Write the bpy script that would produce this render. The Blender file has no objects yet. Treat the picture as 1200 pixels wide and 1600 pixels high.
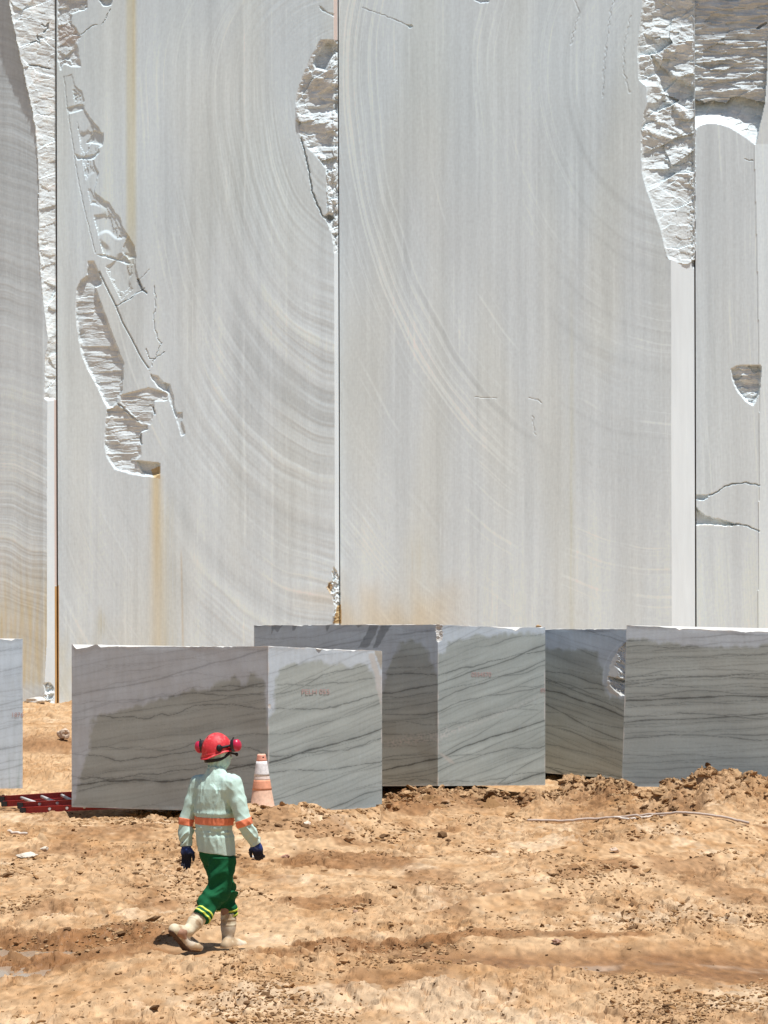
import bpy, bmesh, math, random
import numpy as np
from mathutils import Vector, Matrix

random.seed(7)
rng = np.random.default_rng(11)
SC = bpy.context.scene
COL = SC.collection

# ---------------------------------------------------------------- camera, sky, sun, exposure
EYE = 2.5            # camera height above the mud where the worker walks
F = 3300.0           # focal length in pixels of the 1200 x 1600 photograph
CX, HOR = 600.0, 1000.0
cam = bpy.data.cameras.new('camera')
cam_o = bpy.data.objects.new('camera', cam)
COL.objects.link(cam_o)
cam_o.location = (0, 0, EYE)
cam_o.rotation_euler = (math.radians(90), 0, 0)
cam.sensor_fit = 'VERTICAL'
cam.sensor_height = 24.0
cam.lens = 24.0 * F / 1600.0
cam.shift_y = (HOR - 800.0) / 1600.0
cam.clip_start = 0.1
cam.clip_end = 1000.0
SC.camera = cam_o

SUN_EL, SUN_AZ = math.radians(74.0), math.radians(50.0)      # azimuth from behind the camera towards its right
SUN = Vector((math.cos(SUN_EL) * math.sin(SUN_AZ), -math.cos(SUN_EL) * math.cos(SUN_AZ), math.sin(SUN_EL)))
world = bpy.data.worlds.new('World')
SC.world = world
world.use_nodes = True
wn = world.node_tree.nodes
sky = wn.new('ShaderNodeTexSky')
sky.sky_type = 'NISHITA'
sky.sun_disc = False
sky.sun_elevation = SUN_EL
sky.sun_rotation = math.pi - SUN_AZ
bg = wn['Background']
bg.inputs['Strength'].default_value = 0.065
world.node_tree.links.new(sky.outputs['Color'], bg.inputs['Color'])
sl = bpy.data.lights.new('sun', 'SUN')
sl.energy = 4.7
sl.angle = math.radians(0.53)
sl.color = (1.0, 0.985, 0.96)
so = bpy.data.objects.new('sun', sl)
COL.objects.link(so)
so.rotation_euler = SUN.to_track_quat('Z', 'Y').to_euler()
SC.view_settings.view_transform = 'Standard'
SC.view_settings.look = 'None'
SC.view_settings.exposure = 0.28
SC.view_settings.gamma = 1.0
SC.view_settings.use_curve_mapping = False
SC.cycles.max_bounces = 6
SC.cycles.diffuse_bounces = 4


# ---------------------------------------------------------------- numpy noise
def _h(ix, iy, iz, seed):
    h = (ix.astype(np.uint32) * np.uint32(374761393) + iy.astype(np.uint32) * np.uint32(668265263)
         + iz.astype(np.uint32) * np.uint32(2147483647 - 58) + np.uint32((seed * 1274126177) & 0xffffffff))
    h = (h ^ (h >> np.uint32(13))) * np.uint32(1274126177)
    h = h ^ (h >> np.uint32(16))
    return h


_G2 = np.array([[math.cos(a), math.sin(a)] for a in np.arange(32) * 2 * math.pi / 32], np.float32)


def n2(x, y, seed=0):
    """2-D gradient noise, about -1..1"""
    x, y = np.broadcast_arrays(np.asarray(x, np.float32), np.asarray(y, np.float32))
    fx, fy = np.floor(x), np.floor(y)
    ix, iy = fx.astype(np.int32), fy.astype(np.int32)
    dx, dy = x - fx, y - fy
    z = np.zeros_like(ix)

    def g(ox, oy):
        k = _h(ix + ox, iy + oy, z, seed) & np.uint32(31)
        gv = _G2[k]
        return gv[..., 0] * (dx - ox) + gv[..., 1] * (dy - oy)
    wx = dx * dx * dx * (dx * (dx * 6 - 15) + 10)
    wy = dy * dy * dy * (dy * (dy * 6 - 15) + 10)
    a, b, c, d = g(0, 0), g(1, 0), g(0, 1), g(1, 1)
    return ((a + wx * (b - a)) * (1 - wy) + (c + wx * (d - c)) * wy) * 1.5


def n3(x, y, z, seed=0):
    """3-D value noise, -1..1"""
    x, y, z = np.broadcast_arrays(np.asarray(x, np.float32), np.asarray(y, np.float32), np.asarray(z, np.float32))
    fx, fy, fz = np.floor(x), np.floor(y), np.floor(z)
    ix, iy, iz = fx.astype(np.int32), fy.astype(np.int32), fz.astype(np.int32)
    dx, dy, dz = x - fx, y - fy, z - fz
    sx, sy, sz = (t * t * (3 - 2 * t) for t in (dx, dy, dz))

    def v(a, b, c):
        return _h(ix + a, iy + b, iz + c, seed).astype(np.float32) * np.float32(2.0 / 4294967295.0) - 1
    r = 0
    for a, wa in ((0, 1 - sx), (1, sx)):
        for b, wb in ((0, 1 - sy), (1, sy)):
            for c, wc in ((0, 1 - sz), (1, sz)):
                r = r + v(a, b, c) * wa * wb * wc
    return r


def n1(x, seed=0):
    return n2(x, np.float32(0.37 + seed), seed)


def fbm(x, y, seed=0, octv=4, gain=0.5, lac=2.03):
    r, a = 0, 1.0
    for i in range(octv):
        r = r + a * n2(x, y, seed + i * 17)
        x, y, a = x * lac + 3.1, y * lac - 1.7, a * gain
    return r


def billow(x, y, seed=0, octv=3, gain=0.5, lac=2.1):
    r, a = 0, 1.0
    for i in range(octv):
        r = r + a * np.abs(n2(x, y, seed + i * 13))
        x, y, a = x * lac + 5.2, y * lac + 1.3, a * gain
    return r


def facets(x, y, seed):
    """broken-stone relief: cells of a Voronoi pattern, each its own tilted flat facet"""
    x, y = np.asarray(x, np.float32), np.asarray(y, np.float32)
    ix, iy = np.floor(x).astype(np.int32), np.floor(y).astype(np.int32)
    best = np.full(x.shape, 1e9, np.float32)
    out = np.zeros(x.shape, np.float32)
    z = np.zeros_like(ix)
    for i in (-1, 0, 1):
        for j in (-1, 0, 1):
            h1 = _h(ix + i, iy + j, z, seed)
            a = (h1 & np.uint32(1023)).astype(np.float32) / 1023
            b = ((h1 >> np.uint32(10)) & np.uint32(1023)).astype(np.float32) / 1023
            c = ((h1 >> np.uint32(20)) & np.uint32(1023)).astype(np.float32) / 1023
            dx, dy = x - (ix + i + a), y - (iy + j + b)
            d2 = dx * dx + dy * dy
            m = d2 < best
            best = np.where(m, d2, best)
            ang = c * 6.283
            out = np.where(m, 1.1 * (dx * np.cos(ang) + dy * np.sin(ang)) + (np.mod(c * 7.3, 1) - 0.5) * 0.8, out)
    return out


def cells(x, y, seed):
    """clods: continuous lumps, each Voronoi cell with its own height and tilt, 0 along the seams"""
    x, y = np.asarray(x, np.float32), np.asarray(y, np.float32)
    ix, iy = np.floor(x).astype(np.int32), np.floor(y).astype(np.int32)
    f1 = np.full(x.shape, 1e9, np.float32)
    f2 = np.full(x.shape, 1e9, np.float32)
    hh = np.zeros(x.shape, np.float32)
    tl = np.zeros(x.shape, np.float32)
    z = np.zeros_like(ix)
    for i in (-1, 0, 1):
        for j in (-1, 0, 1):
            h1 = _h(ix + i, iy + j, z, seed)
            a = (h1 & np.uint32(1023)).astype(np.float32) / 1023
            b = ((h1 >> np.uint32(10)) & np.uint32(1023)).astype(np.float32) / 1023
            c = ((h1 >> np.uint32(20)) & np.uint32(1023)).astype(np.float32) / 1023
            dx, dy = x - (ix + i + a), y - (iy + j + b)
            d2 = np.sqrt(dx * dx + dy * dy)
            m = d2 < f1
            f2 = np.where(m, f1, np.minimum(f2, d2))
            f1 = np.where(m, d2, f1)
            hh = np.where(m, c, hh)
            tl = np.where(m, dx * np.cos(c * 40) + dy * np.sin(c * 40), tl)
    e = np.clip((f2 - f1) / 0.50, 0, 1)
    return (0.15 + 0.85 * hh * hh + 0.9 * tl) * e * (2 - e)


def sstep(a, b, x):
    t = np.clip((x - a) / (b - a), 0, 1)
    return t * t * (3 - 2 * t)


def poly_sd(U, V, pts):
    """signed distance to a closed polygon: positive inside"""
    pts = np.asarray(pts, np.float32)
    x0, y0 = pts.min(0) - 30
    x1, y1 = pts.max(0) + 30
    out = np.full(U.shape, -30.0, np.float32)
    m = (U > x0) & (U < x1) & (V > y0) & (V < y1)
    u, v = U[m].astype(np.float32), V[m].astype(np.float32)
    d2 = np.full(u.shape, 1e9, np.float32)
    ins = np.zeros(u.shape, bool)
    n = len(pts)
    for i in range(n):
        ax, ay = pts[i]
        bx, by = pts[(i + 1) % n]
        ex, ey = bx - ax, by - ay
        t = np.clip(((u - ax) * ex + (v - ay) * ey) / (ex * ex + ey * ey + 1e-9), 0, 1)
        d2 = np.minimum(d2, (u - ax - t * ex) ** 2 + (v - ay - t * ey) ** 2)
        if ay != by:
            ins ^= ((ay > v) != (by > v)) & (u < (bx - ax) * (v - ay) / (by - ay) + ax)
    d = np.sqrt(d2)
    out[m] = np.where(ins, d, -d)
    return out


def line_d(U, V, pts):
    """distance to an open polyline"""
    pts = np.asarray(pts, np.float32)
    x0, y0 = pts.min(0) - 15
    x1, y1 = pts.max(0) + 15
    out = np.full(U.shape, 1e3, np.float32)
    m = (U > x0) & (U < x1) & (V > y0) & (V < y1)
    u, v = U[m].astype(np.float32), V[m].astype(np.float32)
    d2 = np.full(u.shape, 1e6, np.float32)
    for i in range(len(pts) - 1):
        ax, ay = pts[i]
        ex, ey = pts[i + 1] - pts[i]
        t = np.clip(((u - ax) * ex + (v - ay) * ey) / (ex * ex + ey * ey + 1e-9), 0, 1)
        d2 = np.minimum(d2, (u - ax - t * ex) ** 2 + (v - ay - t * ey) ** 2)
    out[m] = np.sqrt(d2)
    return out


# ---------------------------------------------------------------- mesh and object helpers
def pix(u, v, Y):
    return Vector(((u - CX) / F * Y, Y, EYE - (v - HOR) / F * Y))


def link_mesh(name, verts, faces, mat, parent=None, col=None, smooth=False, loc=None, attrs=None):
    verts = np.asarray(verts, np.float32).reshape(-1, 3)
    me = bpy.data.meshes.new(name)
    if isinstance(faces, np.ndarray):
        nf, k = faces.shape
        me.vertices.add(len(verts))
        me.vertices.foreach_set('co', verts.ravel())
        me.loops.add(nf * k)
        me.loops.foreach_set('vertex_index', np.ascontiguousarray(faces, np.int32).ravel())
        me.polygons.add(nf)
        me.polygons.foreach_set('loop_start', np.arange(0, nf * k, k, dtype=np.int32))
        me.update(calc_edges=True)
    else:
        me.from_pydata([tuple(map(float, p)) for p in verts], [], faces)
        me.update()
    if col is not None:
        c = np.asarray(col, np.float32).reshape(-1, 3)
        c4 = np.ones((len(c), 4), np.float32)
        c4[:, :3] = c
        a = me.color_attributes.new('tint', 'FLOAT_COLOR', 'POINT')
        a.data.foreach_set('color', c4.ravel())
    for k_, v_ in (attrs or {}).items():
        a = me.attributes.new(k_, 'FLOAT', 'POINT')
        a.data.foreach_set('value', np.asarray(v_, np.float32).ravel())
    if smooth:
        me.polygons.foreach_set('use_smooth', np.ones(len(me.polygons), bool))
    else:
        me.polygons.foreach_set('use_smooth', np.zeros(len(me.polygons), bool))
    me.materials.append(mat)
    o = bpy.data.objects.new(name, me)
    COL.objects.link(o)
    if parent is not None:
        o.parent = parent
    if loc is not None:
        o.location = loc
    return o


def grid_faces(nr, nc):
    i = np.arange(nr * nc).reshape(nr, nc)
    return np.stack([i[:-1, :-1], i[:-1, 1:], i[1:, 1:], i[1:, :-1]], -1).reshape(-1, 4)


def empty(name, loc=(0, 0, 0)):
    o = bpy.data.objects.new(name, None)
    o.empty_display_size = 0.2
    COL.objects.link(o)
    o.location = loc
    return o


def tag(o, label=None, cat=None, group=None, kind=None):
    if label:
        o['label'] = label
    if cat:
        o['category'] = cat
    if group:
        o['group'] = group
    if kind:
        o['kind'] = kind
    return o


def tube(pts, rad, seg=10, closed_ends=True):
    """verts and faces of a tube along a polyline; rad a number or a list"""
    pts = [Vector(p) for p in pts]
    rads = [rad] * len(pts) if not hasattr(rad, '__len__') else rad
    vs, fs = [], []
    up = Vector((0, 0, 1))
    for i, p in enumerate(pts):
        t = (pts[min(i + 1, len(pts) - 1)] - pts[max(i - 1, 0)]).normalized()
        if abs(t.dot(up)) > 0.95:
            up = Vector((1, 0, 0))
        a = t.cross(up).normalized()
        b = a.cross(t).normalized()
        for k in range(seg):
            w = 2 * math.pi * k / seg
            vs.append(p + (a * math.cos(w) + b * math.sin(w)) * rads[i])
    n = len(pts)
    for i in range(n - 1):
        for k in range(seg):
            k2 = (k + 1) % seg
            fs.append((i * seg + k, i * seg + k2, (i + 1) * seg + k2, (i + 1) * seg + k))
    if closed_ends:
        fs.append(tuple(range(seg - 1, -1, -1)))
        fs.append(tuple((n - 1) * seg + k for k in range(seg)))
    return vs, fs


# ---------------------------------------------------------------- materials
def material(name, color=(0.5, 0.5, 0.5), rough=0.8, tint=False, mottle=0.12, scale=20.0, bump=0.0, bscale=60.0,
             spec=0.3, wet=False, stretch=None):
    m = bpy.data.materials.new(name)
    m.use_nodes = True
    nt = m.node_tree
    N, L = nt.nodes, nt.links
    b = N['Principled BSDF']
    b.inputs['Roughness'].default_value = rough
    b.inputs['Specular IOR Level'].default_value = spec
    tc = N.new('ShaderNodeTexCoord')
    src = tc.outputs['Object']
    if stretch:
        mp = N.new('ShaderNodeMapping')
        mp.inputs['Scale'].default_value = stretch
        L.new(src, mp.inputs['Vector'])
        src = mp.outputs['Vector']
    nz = N.new('ShaderNodeTexNoise')
    nz.inputs['Scale'].default_value = scale
    nz.inputs['Detail'].default_value = 6
    nz.inputs['Roughness'].default_value = 0.65
    L.new(src, nz.inputs['Vector'])
    mr = N.new('ShaderNodeMapRange')
    mr.inputs['From Min'].default_value = 0.25
    mr.inputs['From Max'].default_value = 0.75
    mr.inputs['To Min'].default_value = 1 - mottle
    mr.inputs['To Max'].default_value = 1 + mottle
    L.new(nz.outputs['Fac'], mr.inputs['Value'])
    mul = N.new('ShaderNodeMix')
    mul.data_type = 'RGBA'
    mul.blend_type = 'MULTIPLY'
    mul.inputs['Factor'].default_value = 1.0
    L.new(mr.outputs['Result'], mul.inputs['B'])
    if tint:
        at = N.new('ShaderNodeAttribute')
        at.attribute_name = 'tint'
        L.new(at.outputs['Color'], mul.inputs['A'])
    else:
        mul.inputs['A'].default_value = (*color, 1)
    L.new(mul.outputs['Result'], b.inputs['Base Color'])
    if wet:
        aw = N.new('ShaderNodeAttribute')
        aw.attribute_name = 'wet'
        rr = N.new('ShaderNodeMapRange')
        rr.inputs['To Min'].default_value = rough
        rr.inputs['To Max'].default_value = 0.32
        L.new(aw.outputs['Fac'], rr.inputs['Value'])
        L.new(rr.outputs['Result'], b.inputs['Roughness'])
    if bump > 0:
        nb = N.new('ShaderNodeTexNoise')
        nb.inputs['Scale'].default_value = bscale
        nb.inputs['Detail'].default_value = 5
        L.new(src, nb.inputs['Vector'])
        bp = N.new('ShaderNodeBump')
        bp.inputs['Strength'].default_value = 0.6
        bp.inputs['Distance'].default_value = bump
        L.new(nb.outputs['Fac'], bp.inputs['Height'])
        L.new(bp.outputs['Normal'], b.inputs['Normal'])
    return m


M_MUD = material('mud', tint=True, rough=0.95, mottle=0.10, scale=14, bump=0.012, bscale=38, spec=0.12, wet=True)
M_SAWN = material('sawn_quartzite', tint=True, rough=0.85, mottle=0.035, scale=3.0, bump=0.004, bscale=14, spec=0.15,
                  stretch=(1.6, 1, 0.25))
M_ROUGH = material('broken_quartzite', tint=True, rough=0.95, mottle=0.07, scale=4, bump=0.02, bscale=9, spec=0.08)
M_BLOCK = material('veined_stone', tint=True, rough=0.75, mottle=0.05, scale=26, bump=0.002, bscale=60, spec=0.2)

# ---------------------------------------------------------------- ground heights
BLOCKS_BASE = []      # (corner list in plan, bottom height) filled below, used to bank earth under the blocks


def U_of(x, y):
    return CX + F * x / np.maximum(y, 5.0)


CREST_U = [-200, 0, 60, 100, 112, 150, 200, 300, 350, 365, 385, 405, 430, 450, 480, 520, 550, 580, 598, 606, 650, 690, 720, 755, 790, 815,
           845, 856, 872, 885, 905, 930, 955, 975, 1000, 1022, 1050, 1080, 1105, 1140, 1170, 1200, 1400]
CREST_Y = [31.0, 31.0, 31.0, 30.8, 30.6, 30.4, 30.2, 29.8, 29.3, 29.0, 28.9, 28.9, 28.9, 29.0, 29.0, 29.0, 29.1, 29.4, 30.0, 32.4, 32.4, 32.3, 32.3, 32.4, 32.5, 32.5,
           32.5, 33.2, 33.4, 33.4, 33.3, 33.0, 32.4, 31.8, 31.6, 31.5, 31.4, 31.3, 31.3, 31.3, 31.4, 31.5, 31.6]
CREST_V = [1284, 1284, 1284, 1282, 1279, 1277, 1276, 1274, 1271, 1263, 1258, 1257, 1257, 1260, 1262, 1266, 1268, 1265, 1258, 1248, 1238, 1231, 1237, 1233, 1246,
           1246, 1233, 1240, 1238, 1217, 1215, 1226, 1223, 1231, 1243, 1241, 1225, 1216, 1212, 1214, 1222, 1226, 1224]


def ground_h(x, y):
    x = np.asarray(x, np.float32)
    y = np.asarray(y, np.float32)
    u = U_of(x, y)
    uw = u + 9 * n2(x * 1.3, y * 1.3, 71)
    z = np.zeros(x.shape, np.float32)
    # the long slope back to the foot of the quarry wall
    z += np.interp(y, [33, 36, 44, 48, 60, 75], [0, 0.04, 0.14, 0.36, 0.66, 0.8])
    z += 0.20 * sstep(44.3, 45.6, y + 0.8 * n2(x * 0.5, y * 0.3, 5)) * (1 - sstep(46.5, 52, y))
    # the banks of dirt pushed up against the blocks
    cy = np.interp(uw, CREST_U, CREST_Y)
    cz = EYE - (np.interp(uw, CREST_U, CREST_V) - HOR) / F * cy
    dy = y - cy
    wf = 1.5 + 0.5 * n2(x * 0.9, y * 0.5, 6)
    bank = np.where(dy < 0, np.exp(-(dy / wf) ** 2), np.exp(-(dy / 0.45) ** 2))
    trench = 0.10 + 0.32 * (1 - sstep(1.0, 2.4, dy)) * sstep(100, 125, u)  # added hollow behind the crest, keeps the gap under the blocks dark
    z = np.where(dy < 0, z + (cz - z) * bank, (z - trench) + (cz - z + trench) * bank)
    z = np.where((dy > 0) & (y > 35.5), z + 0.12 * sstep(35.5, 37.5, y), z)
    # wet wheel channel behind the hose
    ch = np.exp(-((y - (29.75 + 0.2 * n2(x * 0.7, 0.3, 9))) / 0.5) ** 2) * sstep(830, 880, u) * (1 - sstep(1075, 1110, u))
    z -= 0.17 * ch
    # mound the hose lies on
    z += 0.10 * np.exp(-((y - 28.3) / 0.55) ** 2 - ((x - 3.7) / 1.1) ** 2)
    # broad humps and hollows
    z += 0.055 * n2(x * 0.33, y * 0.28, 21) + 0.045 * n2(x * 0.8, y * 0.6, 22)
    # cross-running ruts
    for (ua, va, ub, vb, a, w) in ((405, 1322, 660, 1268, 0.102, 0.13), (430, 1338, 700, 1280, 0.093, 0.12),
                                   (380, 1300, 560, 1272, 0.068, 0.1), (700, 1430, 1180, 1330, 0.085, 0.16),
                                   (20, 1330, 240, 1300, 0.085, 0.2), (850, 1345, 1200, 1300, 0.102, 0.25)):
        ya, yb = EYE * F / (va - HOR), EYE * F / (vb - HOR)
        xa, xb = (ua - CX) / F * ya, (ub - CX) / F * yb
        ex, ey = xb - xa, yb - ya
        t = ((x - xa) * ex + (y - ya) * ey) / (ex * ex + ey * ey)
        d = ((x - xa) * ey - (y - ya) * ex) / math.hypot(ex, ey) + 0.08 * n2(t * 5, 0.5, 31)
        k = sstep(-0.1, 0.1, t) * (1 - sstep(0.9, 1.1, t))
        z += k * a * (np.exp(-(d / w) ** 2) - 0.7 * np.exp(-((d + 2.1 * w) / (1.3 * w)) ** 2))
    # churned wet mud and the puddle at the left
    yr = y + 0.16 * n2(x * 1.6, 2.0, 41)
    lf = 1 - sstep(-1.75, -1.35, x)
    z += lf * 0.085 * np.exp(-((yr - 17.75) / 0.20) ** 2)
    z += (1 - sstep(-2.35, -2.15, x)) * 0.05 * np.exp(-((yr - 16.78) / 0.12) ** 2)
    z += 0.07 * np.exp(-((yr - 17.05) / 0.18) ** 2 - ((x + 2.12) / 0.28) ** 2)
    z += 0.04 * np.exp(-((yr - 16.85) / 0.14) ** 2 - ((x + 1.75) / 0.35) ** 2)
    z += 0.045 * np.exp(-((yr - (15.75 + 0.85 * sstep(-2.9, -2.0, x))) / 0.10) ** 2) * (1 - sstep(-2.1, -1.95, x))
    z -= 0.13 * np.exp(-((y - 16.35) / 0.62) ** 2) * (1 - sstep(-2.75, -2.1, x))
    z -= 0.07 * np.exp(-((y - 17.25) / 0.28) ** 2) * (1 - sstep(-2.2, -1.75, x))
    # smooth wet wheel track at the right
    tr = wet_track(x, y)
    z -= 0.05 * tr
    # clods
    bed = np.zeros_like(z)
    for (ua, va, ub, vb, w) in ((405, 1322, 660, 1268, 0.22), (700, 1430, 1180, 1330, 0.32), (430, 1345, 700, 1285, 0.22), (850, 1352, 1200, 1306, 0.3), (20, 1342, 240, 1310, 0.25), (-50, 1560, 500, 1530, 0.14)):
        ya, yb = EYE * F / (va - HOR), EYE * F / (vb - HOR)
        xa, xb = (ua - CX) / F * ya, (ub - CX) / F * yb
        ex, ey = xb - xa, yb - ya
        t = ((x - xa) * ex + (y - ya) * ey) / (ex * ex + ey * ey)
        q = ((x - xa) * ey - (y - ya) * ex) / math.hypot(ex, ey) + 0.06 * n2(t * 6, 0.7, 32)
        bed = np.maximum(bed, np.exp(-(q / w) ** 4) * sstep(-0.1, 0.1, t) * (1 - sstep(0.9, 1.1, t)))
    rough = 0.34 + 0.66 * sstep(-0.2, 0.45, n2(x * 0.55, y * 0.42, 51) + 0.4 * n2(x * 1.7, y * 1.2, 52))
    rough = rough * (1 - 0.85 * tr) * (1 - 0.8 * ch) * (1 - 0.7 * bed)
    rough = np.maximum(rough, 1.1 * bank * (u > 600))
    near = 1 - 0.5 * sstep(38, 55, y)
    wx, wy = x + 0.05 * n2(x * 5, y * 5, 57), y + 0.05 * n2(x * 5, y * 5, 58)
    c1 = billow(wx * 1.6, wy * 1.35, 61, 2) - 0.45
    wx, wy = x + 0.03 * n2(x * 9, y * 9, 57), y + 0.03 * n2(x * 9, y * 9, 58)
    c2 = cells(wx * 3.2, wy * 2.2, 62) - 0.3
    c3 = cells(wx * 7.5, wy * 4.2, 63) - 0.3
    c3b = cells(wx * 15.0, wy * 7.0, 68) - 0.3
    c4 = cells(wx * 26.0, wy * 12.0, 70) - 0.3
    z += 0.013 * c4 * (1 - sstep(19, 22, y)) * np.minimum(1, rough + 0.25)
    z += 0.16 * sstep(50, 54, y) * cells(x * 1.3, y * 1.0, 72)
    z += near * rough * (0.075 * c1 + 0.060 * c2 + 0.042 * c3 + 0.016 * c3b)
    z += near * bank * (u > 595) * (0.15 * cells(wx * 1.9, wy * 1.9, 66) + 0.065 * cells(wx * 5.5, wy * 5.5, 69) - 0.07)
    # broken crust plates
    cr = n2(wx * 3.1, wy * 2.2, 64)
    z += near * rough * 0.032 * sstep(0.0, 0.05, cr + 0.25 * n2(wx * 11, wy * 9, 65))
    # flat where the worker's boots press and where the cone stands
    for (px, py, pz, pr) in ((-1.22, 17.42, -0.02, 0.42), (-1.50, 16.90, -0.02, 0.36)):
        k = np.exp(-(((x - px) ** 2 + (y - py) ** 2) / pr ** 2) ** 2)
        z = z * (1 - k) + pz * k
    return z


def wet_track(x, y):
    c = np.interp(x, [-1.0, 0.2, 1.0, 2.0, 3.2, 4.0], [17.2, 17.0, 16.6, 16.35, 16.3, 16.4])
    w = np.interp(x, [-1.0, 0.2, 1.0, 2.2, 3.5], [0.1, 0.35, 0.62, 0.85, 0.95])
    d = (y - c + 0.3 * n2(x * 0.8, y * 0.6, 81)) / w
    return np.exp(-d ** 4) * sstep(-0.9, 0.5, x)


# ---------------------------------------------------------------- the ground sheet
def build_ground():
    cu = np.concatenate([np.linspace(-16000, -1200, 16), np.linspace(-1050, -75, 40), np.arange(-66, 1267, 1.5),
                         np.linspace(1275, 2250, 40), np.linspace(2400, 17000, 16)])
    ys = np.concatenate([np.linspace(-60, 11.0, 20), np.arange(12.9, 34.6, 0.021), np.arange(34.7, 64, 0.11),
                         np.array([66, 70, 80, 110, 160])])
    ys = np.unique(ys)
    c = (cu - CX) / F
    Yg, Cg = np.meshgrid(ys, c, indexing='ij')
    X = Cg * np.maximum(Yg, 12.0)
    Z = ground_h(X, Yg)
    base = Z.copy()
    for (poly, zb) in BLOCKS_BASE:
        sd = poly_sd(X, Yg, poly)
        k = sstep(0.75, 1.0, sd)
        Z = Z * (1 - k) + (zb + 0.03) * k
    Z = np.where(Yg < 11.5, np.minimum(Z, 0.0), Z)
    # colour: dry pale crust over damp ochre earth
    n_a = fbm(X * 0.5, Yg * 0.35, 101, 4)
    n_b = 0.5 * fbm(X * 2.4, Yg * 1.5, 102, 4) + 0.6 * n3(X * 4.5, Yg * 3.5, Z * 9, 105)
    n_c = 0.7 * n3(X * 11, Yg * 5, Z * 24, 103) + 0.6 * n3(X * 20, Yg * 8, Z * 40, 106)
    dry = sstep(-0.75, 0.75, 0.5 * n_a + 0.6 * n_b + 0.35 * n_c + 0.18)[..., None]
    pale = np.array([0.475, 0.318, 0.182])
    ochre = np.array([0.350, 0.195, 0.088])
    colr = ochre + (pale - ochre) * dry
    cream = sstep(0.35, 0.9, fbm(X * 0.8 + 7, Yg * 0.5, 104, 4) + 0.3 * n_c + 0.45 * (1 - sstep(14.6, 16.0, Yg)) + 0.35 * np.exp(-((Yg - 27) / 1.6) ** 2) * (X > 1.2))[..., None]
    colr = colr + (np.array([0.56, 0.420, 0.278]) - colr) * 0.7 * cream
    damp = np.array([0.175, 0.078, 0.028])
    u = U_of(X, Yg)
    tr = wet_track(X, Yg)
    yr = Yg + 0.16 * n2(X * 1.6, 2.0, 41)
    wetl = (1 - sstep(-2.0, -1.3, X)) * np.exp(-((yr - 17.55) / 0.42) ** 2)
    wetl = np.maximum(wetl, (1 - sstep(-2.2, -2.0, X)) * np.exp(-((yr - 16.6) / 0.35) ** 2))
    wetl = np.maximum(wetl, 0.9 * np.exp(-((yr - 16.95) / 0.3) ** 2 - ((X + 1.9) / 0.5) ** 2))
    wetl = np.maximum(wetl, 0.9 * np.exp(-((Yg - 15.8 - 0.85 * sstep(-2.9, -2.0, X)) / 0.12) ** 2) * (1 - sstep(-2.0, -1.8, X)))
    ch = np.exp(-((Yg - 29.85) / 0.5) ** 2) * sstep(830, 880, u) * (1 - sstep(1080, 1120, u))
    ban = np.exp(-((Yg - 31.6) / 1.0) ** 2) * sstep(596, 625, u) * sstep(-0.4, 0.3, n2(X * 1.1, Yg, 111) + 0.5 * n_b)
    pat = np.zeros_like(X)
    for (pu, pv, ru, rv, st) in ((560, 1345, 130, 16, 0.55), (450, 1300, 40, 8, 0.4), (500, 1412, 90, 9, 0.5), (905, 1372, 60, 9, 0.45), (970, 1356, 45, 7, 0.5), (340, 1345, 45, 6, 0.4), (640, 1262, 60, 14, 0.55),
                                 (560, 1470, 170, 9, 0.7), (820, 1462, 200, 8, 0.6), (1120, 1516, 90, 10, 0.5), (1190, 1297, 30, 6, 0.8), (150, 1300, 60, 8, 0.35), (760, 1390, 120, 7, 0.35), (300, 1405, 60, 5, 0.3),
                                 (440, 1492, 70, 5, 0.5), (1000, 1585, 120, 10, 0.3), (690, 1300, 30, 5, 0.4)):
        py = EYE * F / (pv - HOR)
        px = (pu - CX) / F * py
        q = ((X - px) / (ru / F * py)) ** 2 + ((Yg - py) / (rv * py * py / (EYE * F))) ** 2
        pat = np.maximum(pat, min(1.45 * st, 0.95) * sstep(1.3, 0.5, q + 0.9 * n_a * 0.6 + 0.5 * n_b))
    far = np.exp(-((Yg - 44.6) / 0.9) ** 2) * 0.8  # far step: brown face, with its shadow put in as damp colour
    w = np.clip(np.maximum.reduce([0.98 * tr * (0.9 + 0.35 * n_b), wetl, 0.9 * ch, 0.75 * ban, far, pat]), 0, 1)
    spots = sstep(0.25, 0.65, fbm(X * 0.75, Yg * 0.42, 120, 4)) * 0.62
    w = np.clip(np.maximum(w, spots * (Yg < 33)), 0, 1)[..., None]
    colr = colr * (1 - w) + damp * w * (1.0 + 0.25 * n_c[..., None]) + w * 0.12 * colr
    silt = (np.exp(-((Yg - 16.45 + 0.1 * n_b) / 0.14) ** 4) * sstep(0.9, 1.5, X) * sstep(-0.3, 0.4, n_b))[..., None]
    colr = colr + (np.array([0.42, 0.32, 0.235]) - colr) * 0.6 * silt
    colr = np.clip(colr * (1 + 0.28 * n3(X * 24, Yg * 8, Z * 40, 131) + 0.12 * n3(X * 11, Yg * 7, Z * 24, 132))[..., None], 0.02, 0.9)
    wet = np.clip(w[..., 0] * 0.8 * (0.4 + 0.6 * np.maximum(tr, wetl)), 0, 1)
    P = np.stack([X, Yg, Z], -1)
    o = link_mesh('ground', P, grid_faces(*X.shape), M_MUD, col=np.clip(colr, 0, 1), smooth=False, attrs={'wet': wet})
    tag(o, 'churned dry orange mud with clods and wheel ruts', kind='structure')


# ---------------------------------------------------------------- quarry wall
WY = 60.0


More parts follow.
